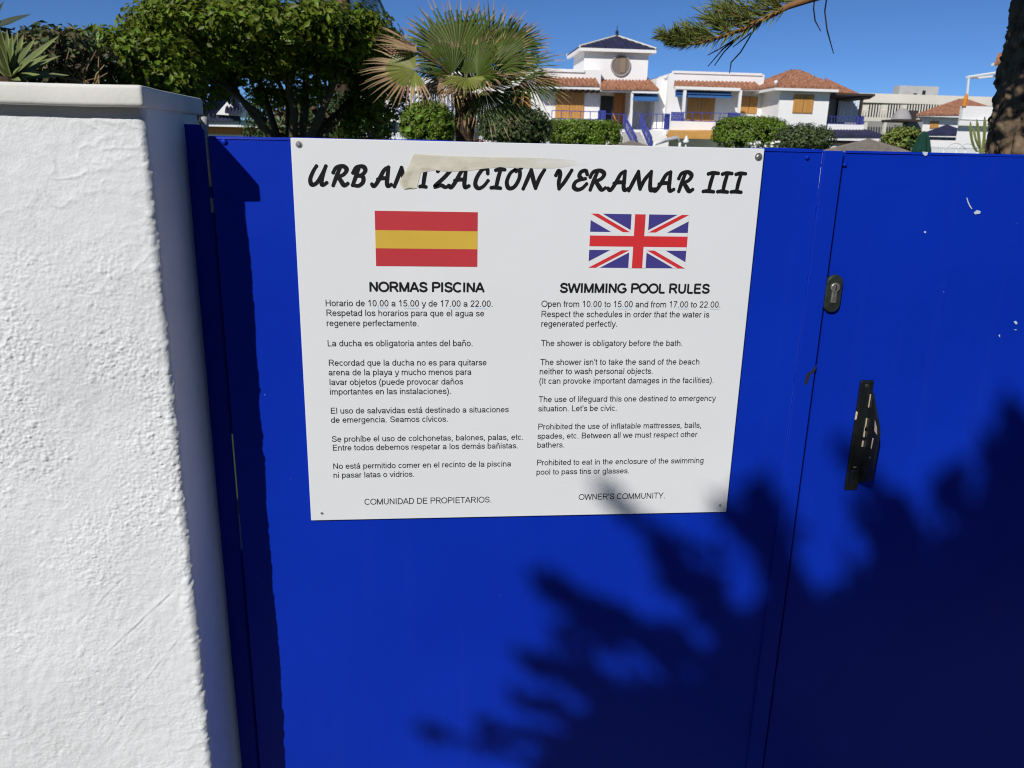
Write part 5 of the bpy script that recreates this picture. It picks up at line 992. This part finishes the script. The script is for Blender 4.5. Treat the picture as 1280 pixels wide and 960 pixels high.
def pool_things():
    Y = 18; a = at(1156, 164, Y); root = thing('closed_parasol', 'folded dark green parasol standing right of the yellow green bush', 'parasol', (a.x, Y, 0))
    s = ray_depth(Y)*.96/1000; n = 28; vs = []; fs = []; prof = [(0.01, 0), (4*s, -3*s), (7*s, -10*s), (10.5*s, -24*s), (10*s, -40*s), (4*s, -46*s)]
    for (r, z) in prof:
        for k in range(n): q = 2*math.pi*k/n; j = 1+.16*math.cos(k*math.pi*2*7/n); vs.append((a.x+r*j*math.cos(q), Y+r*j*math.sin(q), a.z+z))
    for i in range(len(prof)-1):
        for k in range(n): fs.append((i*n+k, i*n+(k+1) % n, (i+1)*n+(k+1) % n, (i+1)*n+k))
    link('folded_canopy', vs, fs, M['greencloth'], root); MB().cyl((a.x, Y, 0), (a.x, Y, a.z-20*s), .02, 8).build('pole', M['whitem'], root)
    # white folded parasol left of the box hedge
    Y = 22; a = at(677, 165, Y); root = thing('white_parasol', 'folded white parasol left of the square clipped hedge', 'parasol', (a.x, Y, 0)); s = ray_depth(Y)*.96/1000; vs = []; fs = []
    for (r, z) in [(0.01, 0), (3*s, -3*s), (9*s, -12*s), (15*s, -26*s), (6*s, -34*s)]:
        for k in range(n): q = 2*math.pi*k/n; j = 1+.25*math.cos(k*math.pi*2*4/n); vs.append((a.x+r*j*math.cos(q), Y+r*j*math.sin(q), a.z+z))
    for i in range(4):
        for k in range(n): fs.append((i*n+k, i*n+(k+1) % n, (i+1)*n+(k+1) % n, (i+1)*n+k))
    link('folded_canopy', vs, fs, M['whitem'], root); MB().cyl((a.x, Y, 0), (a.x, Y, a.z-.2), .02, 8).build('pole', M['whitem'], root)
    # white slide-like handrail by the terrace
    r_ = MB(); r_.tube([at(818, 180, 26), at(830, 176, 26.5), at(846, 171.5, 27), at(850, 178, 27)], [.06, .07, .07, .05], 8); r_.tube([at(818, 180, 26)-Vector((0, 0, 1.75)), at(818, 180, 26)], .05, 8); r_.tube([at(850, 178, 27), at(850, 178, 27)-Vector((0, 0, 1.8))], .05, 8)
    tag(r_.build('handrail', M['whitem'], smooth=True), 'thick white curved handrail right of the blue stair railings', 'handrail')
    # garden lamp
    q = at(858, 173, 26); root = thing('garden_lamp', 'small white cone garden lamp under the orange awning', 'lamp', (q.x, 26, 0))
    MB().lathe((q.x, 26), [(.02, q.z+.09), (.05, q.z+.02), (.11, q.z-.10), (.10, q.z-.15), (.03, q.z-.16)], 14).build('lamp_shade', M['whitem'], root, True); MB().cyl((q.x, 26, 0), (q.x, 26, q.z-.14), .03, 8).build('pole', M['whitem'], root)
    # candelabra cactus
    Y = 12.0; root = thing('cactus', 'pale green candelabra cactus with upright ribbed arms, left of the rough trunk', 'cactus', (at(1226, 186, Y).x, Y, 0))
    arms = [((1226, 200), (1225, 182), (1221, 149), .024), ((1227, 196), (1231, 178), (1231, 146), .025), ((1222, 190), (1213, 182), (1213, 152), .022), ((1229, 190), (1238, 180), (1238, 150), .023), ((1232, 188), (1244, 182), (1246, 164), .020), ((1224, 184), (1219, 176), (1217, 160), .02), ((1231, 178), (1237, 172), (1242, 158), .018)]
    for (p0, p1, p2, r) in arms:
        a, b, c = at(*p0, Y), at(*p1, Y+rnd.uniform(-.1, .1)), at(*p2, Y+rnd.uniform(-.1, .1)); P = [a.lerp(b, t).lerp(b.lerp(c, t), t) for t in np.linspace(0, 1, 10)]; vs = []; fs = []; n = 16
        for i, p in enumerate(P):
            for k in range(n): q = 2*math.pi*k/n; rr = r*(1 if k % 2 else .72)*(1+.08*math.sin(i*2.1)); rr *= (.35 if i == len(P)-1 else 1); vs.append(p+Vector((math.cos(q)*rr, math.sin(q)*rr, 0)))
        for i in range(len(P)-1):
            for k in range(n): fs.append((i*n+k, i*n+(k+1) % n, (i+1)*n+(k+1) % n, (i+1)*n+k))
        fs.append(tuple((len(P)-1)*n+k for k in range(n))); link('arm', vs, fs, M['cactus'], root)
    MB().tube([(at(1226, 186, Y).x, Y, 0), at(1226, 205, Y)], [.09, .07], 12).build('trunk', M['cactus'], root)
pool_things()

# ------------------------------------------------------------------ pine on the right: trunk and the branch across the sky
def pine():
    Y = 2.6; root = thing('pine_tree', 'rough barked pine at the right edge with one needled branch across the sky', 'tree', (3.22, Y, 0))
    nz, n = 420, 260; Z = np.linspace(0, 4.6, nz); V = []
    th = np.linspace(0, 2*math.pi, n, endpoint=False)
    TH, ZZ = np.meshgrid(th, Z); cx = 3.25; 
    R0 = .185-.012*(ZZ-1.6)+.05*np.exp(-ZZ/.35)
    Pn = np.stack([np.cos(TH)*R0, np.sin(TH)*R0, ZZ], -1)
    plate = gnoise(Pn*np.array([16, 16, 9])); crack = np.abs(gnoise(Pn*np.array([13, 13, 6])+4)); R = R0+.016*plate+.020*np.clip(crack*3, 0, 1)+.009*gnoise(Pn*45)+.007*gnoise(Pn*90)+.02*np.clip(gnoise(Pn*np.array([9, 9, 12])+8)-.35, 0, 1)
    V = np.stack([cx+np.cos(TH)*R, Y+np.sin(TH)*R, ZZ], -1).reshape(-1, 3)
    i = np.arange(nz-1)[:, None]*n; k = np.arange(n)[None, :]; F = np.stack([i+k, i+(k+1) % n, i+n+(k+1) % n, i+n+k], -1).reshape(-1, 4)
    link('trunk', V, F, M['bark'], root, True)
    fl = MB()
    for j in range(70):
        a = rnd.uniform(math.pi*.7, math.pi*1.6); z = rnd.uniform(1.5, 2.9); r = .19-.012*(z-1.6); p = Vector((3.25+r*math.cos(a), Y+r*math.sin(a), z)); o = Vector((math.cos(a), math.sin(a), 0)); t = Vector((-math.sin(a), math.cos(a), 0)); w = rnd.uniform(.008, .022)
        fl.prism([p-t*w-o*.02, p+t*w-o*.02, p+t*w*.6+o*rnd.uniform(.004, .02)+Vector((0, 0, w)), p-t*w*.6+o*.006+Vector((0, 0, w*1.4))], (0, 0, rnd.uniform(.01, .03)))
    fl.build('bark_flake', M['bark'], root)
    # limb
    Yb = 1.7
    ctrl = [Vector((3.2, Y-.1, 3.3)), at(1150, -40, Yb+.4), at(1060, -16, Yb+.1), at(1012, -1, Yb), at(985, 8, Yb), at(955, 24, Yb), at(925, 38, Yb-.02), at(895, 48, Yb-.04), at(870, 55, Yb-.05), at(850, 56, Yb-.05), at(838, 51, Yb-.05)]
    rad = [.055, .035, .018, .013, .011, .009, .007, .0055, .0045, .004, .003]
    lb = MB(); lb.tube(ctrl, rad, 8); limb = lb.build('branch', M['limb'], root, True)
    V = []; Fc = []
    def needles(p0, p1, n, L, spread, tipward=.75, w=.0016):
        d = (p1-p0); dl = d.normalized()
        for j in range(n):
            p = p0+d*rnd.random(); o = Vector((rnd.gauss(0, 1), rnd.gauss(0, 1), rnd.gauss(0, 1))); o = (o-dl*o.dot(dl)).normalized(); dr = (dl*tipward+o*spread*rnd.uniform(.5, 1.1)).normalized(); Ln = L*rnd.uniform(.7, 1.2); s_ = dr.cross(Vector((rnd.gauss(0, 1), rnd.gauss(0, 1), rnd.gauss(0, 1)))).normalized()*w
            q = p+dr*Ln*.6; t = p+dr*Ln+Vector((0, 0, -.06*Ln)); b = len(V); V.extend([p-s_, p+s_, q+s_, q-s_, t]); Fc.append((b, b+1, b+2, b+3)); Fc.append((b+3, b+2, b+4))
    tw = MB()
    for j in range(3, len(ctrl)-1):
        for q in range(3):
            u = (q+rnd.random())/3; p = ctrl[j].lerp(ctrl[j+1], u); big = 1 if j < 6 else (.6 if j < 8 else .28)
            for rep in range(2):
                d = (RT*-rnd.uniform(.75, 1.1)+UP*rnd.uniform(.15, .85)+Vector((0, rnd.uniform(-.35, .35), 0))).normalized(); e = p+d*rnd.uniform(.09, .17)*big; tw.tube([p, e], [.003, .002], 5); needles(p, e, 46, .085 if j < 7 else .05, .55)
    for j in range(4, len(ctrl)-1): needles(ctrl[j], ctrl[j+1], 70, .06 if j < 7 else .035, .7)
    for (px, py) in ((842, 50), (846, 44), (852, 46), (858, 52), (850, 40), (862, 46)): c = at(px, py, Yb-.05); needles(c, c+RT*-.02+UP*.012, 44, .035, .9, .4)
    link('needle', V, Fc, M['needle'], limb); tw.build('twig', M['limb'], limb)
    for pts in ([(948, 28), (930, 42), (905, 58), (885, 69)], [(949, 27), (926, 45), (903, 62), (885, 83)], [(945, 30), (925, 45), (905, 65), (893, 82)], [(950, 26), (938, 45), (926, 65), (914, 78), (912, 92)], [(940, 32), (920, 40), (898, 48), (878, 53)], [(952, 26), (945, 36), (930, 48), (916, 59)],
                [(1019, -6), (1017, 10), (1019, 26), (1026, 39)], [(1034, -6), (1031, 14), (1034, 38), (1042, 67)]):
        P = [at(a, b, Yb+rnd.uniform(-.05, .05)) for a, b in pts]; dt = MB(); dt.tube(P, [.0028]*(len(P)-1)+[.0016], 5); dt.build('dry_twig', M['twig'], limb)
    # the crown above the frame, which keeps the upper trunk in shade
    cl = []; nn = []
    for (cx, cy, cz, r, k) in ((2.28, 1.25, 3.14, .34, 480), (2.43, 1.3, 3.55, .4, 420), (2.55, 1.6, 3.35, .42, 1500), (2.85, 2.0, 3.75, .55, 1800), (2.1, 1.5, 3.9, .5, 1100), (3.4, 2.6, 4.7, .9, 2400), (2.7, 2.6, 4.5, .7, 1500), (3.9, 2.4, 4.3, .7, 1200)):
        P, N = crown_points((cx, cy, cz), (r, r, r*.7), k, 26, .2, 2.2, .3); cl.append(P); nn.append(N)
    leaves('crown', np.concatenate(cl), np.concatenate(nn), .15, .035, M['needle'], root, up=.3)
    up_ = MB()
    for e in ((2.55, 1.6, 3.3), (2.85, 2.0, 3.7), (2.1, 1.5, 3.85), (3.9, 2.4, 4.3)): up_.tube([(3.2, Y, 3.2), Vector((3.2, Y, 3.3)).lerp(Vector(e), .6)+Vector((0, 0, .15)), e], [.04, .025, .012], 7)
    up_.build('bough', M['bark'], root, True)
pine()

# ------------------------------------------------------------------ street tree behind the camera whose crown throws the shade on the gate
def street_tree():
    T0 = 5.6; root = thing('street_tree', 'leafy street tree on the pavement that throws its shade over the lower gate', 'tree', (-0.25, -3.3, 0))
    P = []; N = []
    def g2c(px, py, t=T0): q = at(px, py, 0); return Vector((q.x, 0, q.z))-SUN*t
    tw = MB()
    def spray(a, b, w, n, dt=0):
        A, B = g2c(*a, T0+dt), g2c(*b, T0+dt); tw.tube([A, B], [.010, .004], 5)
        for k in range(n):
            u = rnd.random()**.8; p = A.lerp(B, u)+Vector((rnd.gauss(0, 1), rnd.gauss(0, 1), rnd.gauss(0, 1)))*(w*.0014*(1-.5*u)*.62); P.append(p); N.append((B-A).normalized())
    # long leafy tips
    for (a, b, w, n) in (((880, 830), (668, 722), 20, 90), ((790, 800), (690, 738), 14, 24), ((820, 880), (654, 824), 16, 60), ((700, 925), (590, 905), 13, 16), ((640, 940), (524, 910), 11, 12), ((900, 770), (822, 690), 20, 60), ((850, 700), (752, 608), 12, 15),
                         ((990, 720), (915, 640), 20, 46), ((985, 690), (945, 606), 18, 40), ((930, 655), (895, 628), 9, 8), ((1110, 690), (1075, 640), 14, 20), ((1150, 690), (1120, 615), 14, 24), ((1200, 650), (1170, 600), 14, 20), ((1250, 620), (1238, 560), 16, 30), ((1290, 580), (1268, 515), 16, 36), ((1110, 640), (1050, 545), 10, 7)):
        spray(a, b, w, int(n*1.45), rnd.uniform(-.25, .25))
    for (a, b, w, n) in (((900, 835), (720, 780), 34, 80), ((760, 850), (700, 790), 20, 22), ((720, 900), (640, 870), 18, 22), ((890, 740), (840, 720), 26, 50), ((1130, 680), (1090, 610), 26, 26), ((1220, 640), (1190, 585), 22, 22)): spray(a, b, w, n)
    ring = [(620, 1130), (660, 960), (700, 905), (735, 870), (800, 845), (865, 838), (895, 805), (858, 762), (832, 708), (850, 690), (890, 712), (922, 756), (950, 752), (935, 700), (915, 655), (932, 622), (960, 622), (985, 680), (1005, 715), (1030, 748), (1062, 730), (1085, 690), (1112, 662), (1150, 668), (1190, 652), (1216, 620), (1238, 590), (1254, 545), (1285, 525), (1400, 510), (1500, 510), (1500, 1130)]
    def inside1(x, y):
        c = False
        for i in range(len(ring)):
            (x0, y0), (x1, y1) = ring[i-1], ring[i]
            if (y0 > y) != (y1 > y) and x < (x1-x0)*(y-y0)/(y1-y0)+x0: c = not c
        return c
    def inside(x, y): return inside1(x, y) and inside1(x-11, y) and inside1(x+11, y) and inside1(x, y-11)
    for k in range(900):                          # stray leaves round the rim, which let the light through in spots
        px = rnd.uniform(600, 1330); py = rnd.uniform(500, 1000)
        if inside(px, py+rnd.uniform(10, 75)) and not inside(px, py): P.append(g2c(px, py, T0+rnd.gauss(.1, .5))); N.append(Vector((rnd.gauss(0, 1), rnd.gauss(0, 1), rnd.gauss(0, 1))))
    k = 0
    while k < 13000:
        px, py = rnd.uniform(560, 1500), rnd.uniform(500, 1120)
        if not inside(px, py): continue
        P.append(g2c(px, py, T0+rnd.gauss(.1, .38))); N.append(Vector((rnd.gauss(0, 1), rnd.gauss(0, 1), rnd.gauss(0, 1)))); k += 1
    leaves('crown', np.array([p[:] for p in P]), np.array([q[:] for q in N]), .066, .030, M['darkleaf'], root, up=.2, jit=.8)
    c = g2c(1080, 900); tw.tube([c, c.lerp(g2c(860, 830), .9)], [.03, .012], 6); tw.tube([c, c.lerp(g2c(1000, 720), .9)], [.03, .012], 6); tw.tube([c, c.lerp(g2c(1250, 660), .9)], [.03, .012], 6); tw.tube([c, c.lerp(g2c(760, 950), .9)], [.03, .012], 6)
    tw.build('bough', M['stem'], root)
    MB().tube([(-0.25, -3.3, 0), (-.3, -3.3, .8), c.lerp(Vector((-.3, -3.3, .8)), .4), c], [.09, .075, .06, .035], 10).build('trunk', M['stem'], root, True)
street_tree()

# ------------------------------------------------------------------ unseen hedge added behind the camera to block sky light from the gate
def sky_blocker():
    root = thing('sky_blocker_hedge', 'tall dark hedge added out of view to block sky light from the gate', 'hedge', (0, -9.6, 0))
    n, m = 160, 40; X, Z = np.meshgrid(np.linspace(-16, 16, n), np.linspace(0, 1, m)); top = 5.0+.35*gnoise(np.stack([X*.7, X*0, X*0+3], -1))
    V1 = np.stack([X, -9.3+.25*gnoise(np.stack([X*2, Z*10, Z*0], -1))-Z*.3, Z*top], -1); V2 = np.stack([X, -10.4+.2*gnoise(np.stack([X*2, Z*10, Z*0+9], -1)), (1-Z)*top], -1)
    V = np.concatenate([V1, V2], 0); i = np.arange(2*m-1)[:, None]*n+np.arange(n-1)[None, :]; F = np.stack([i, i+1, i+n+1, i+n], -1).reshape(-1, 4)
    link('foliage', V.reshape(-1, 3), F, M['darkleaf'], root, True)
sky_blocker()
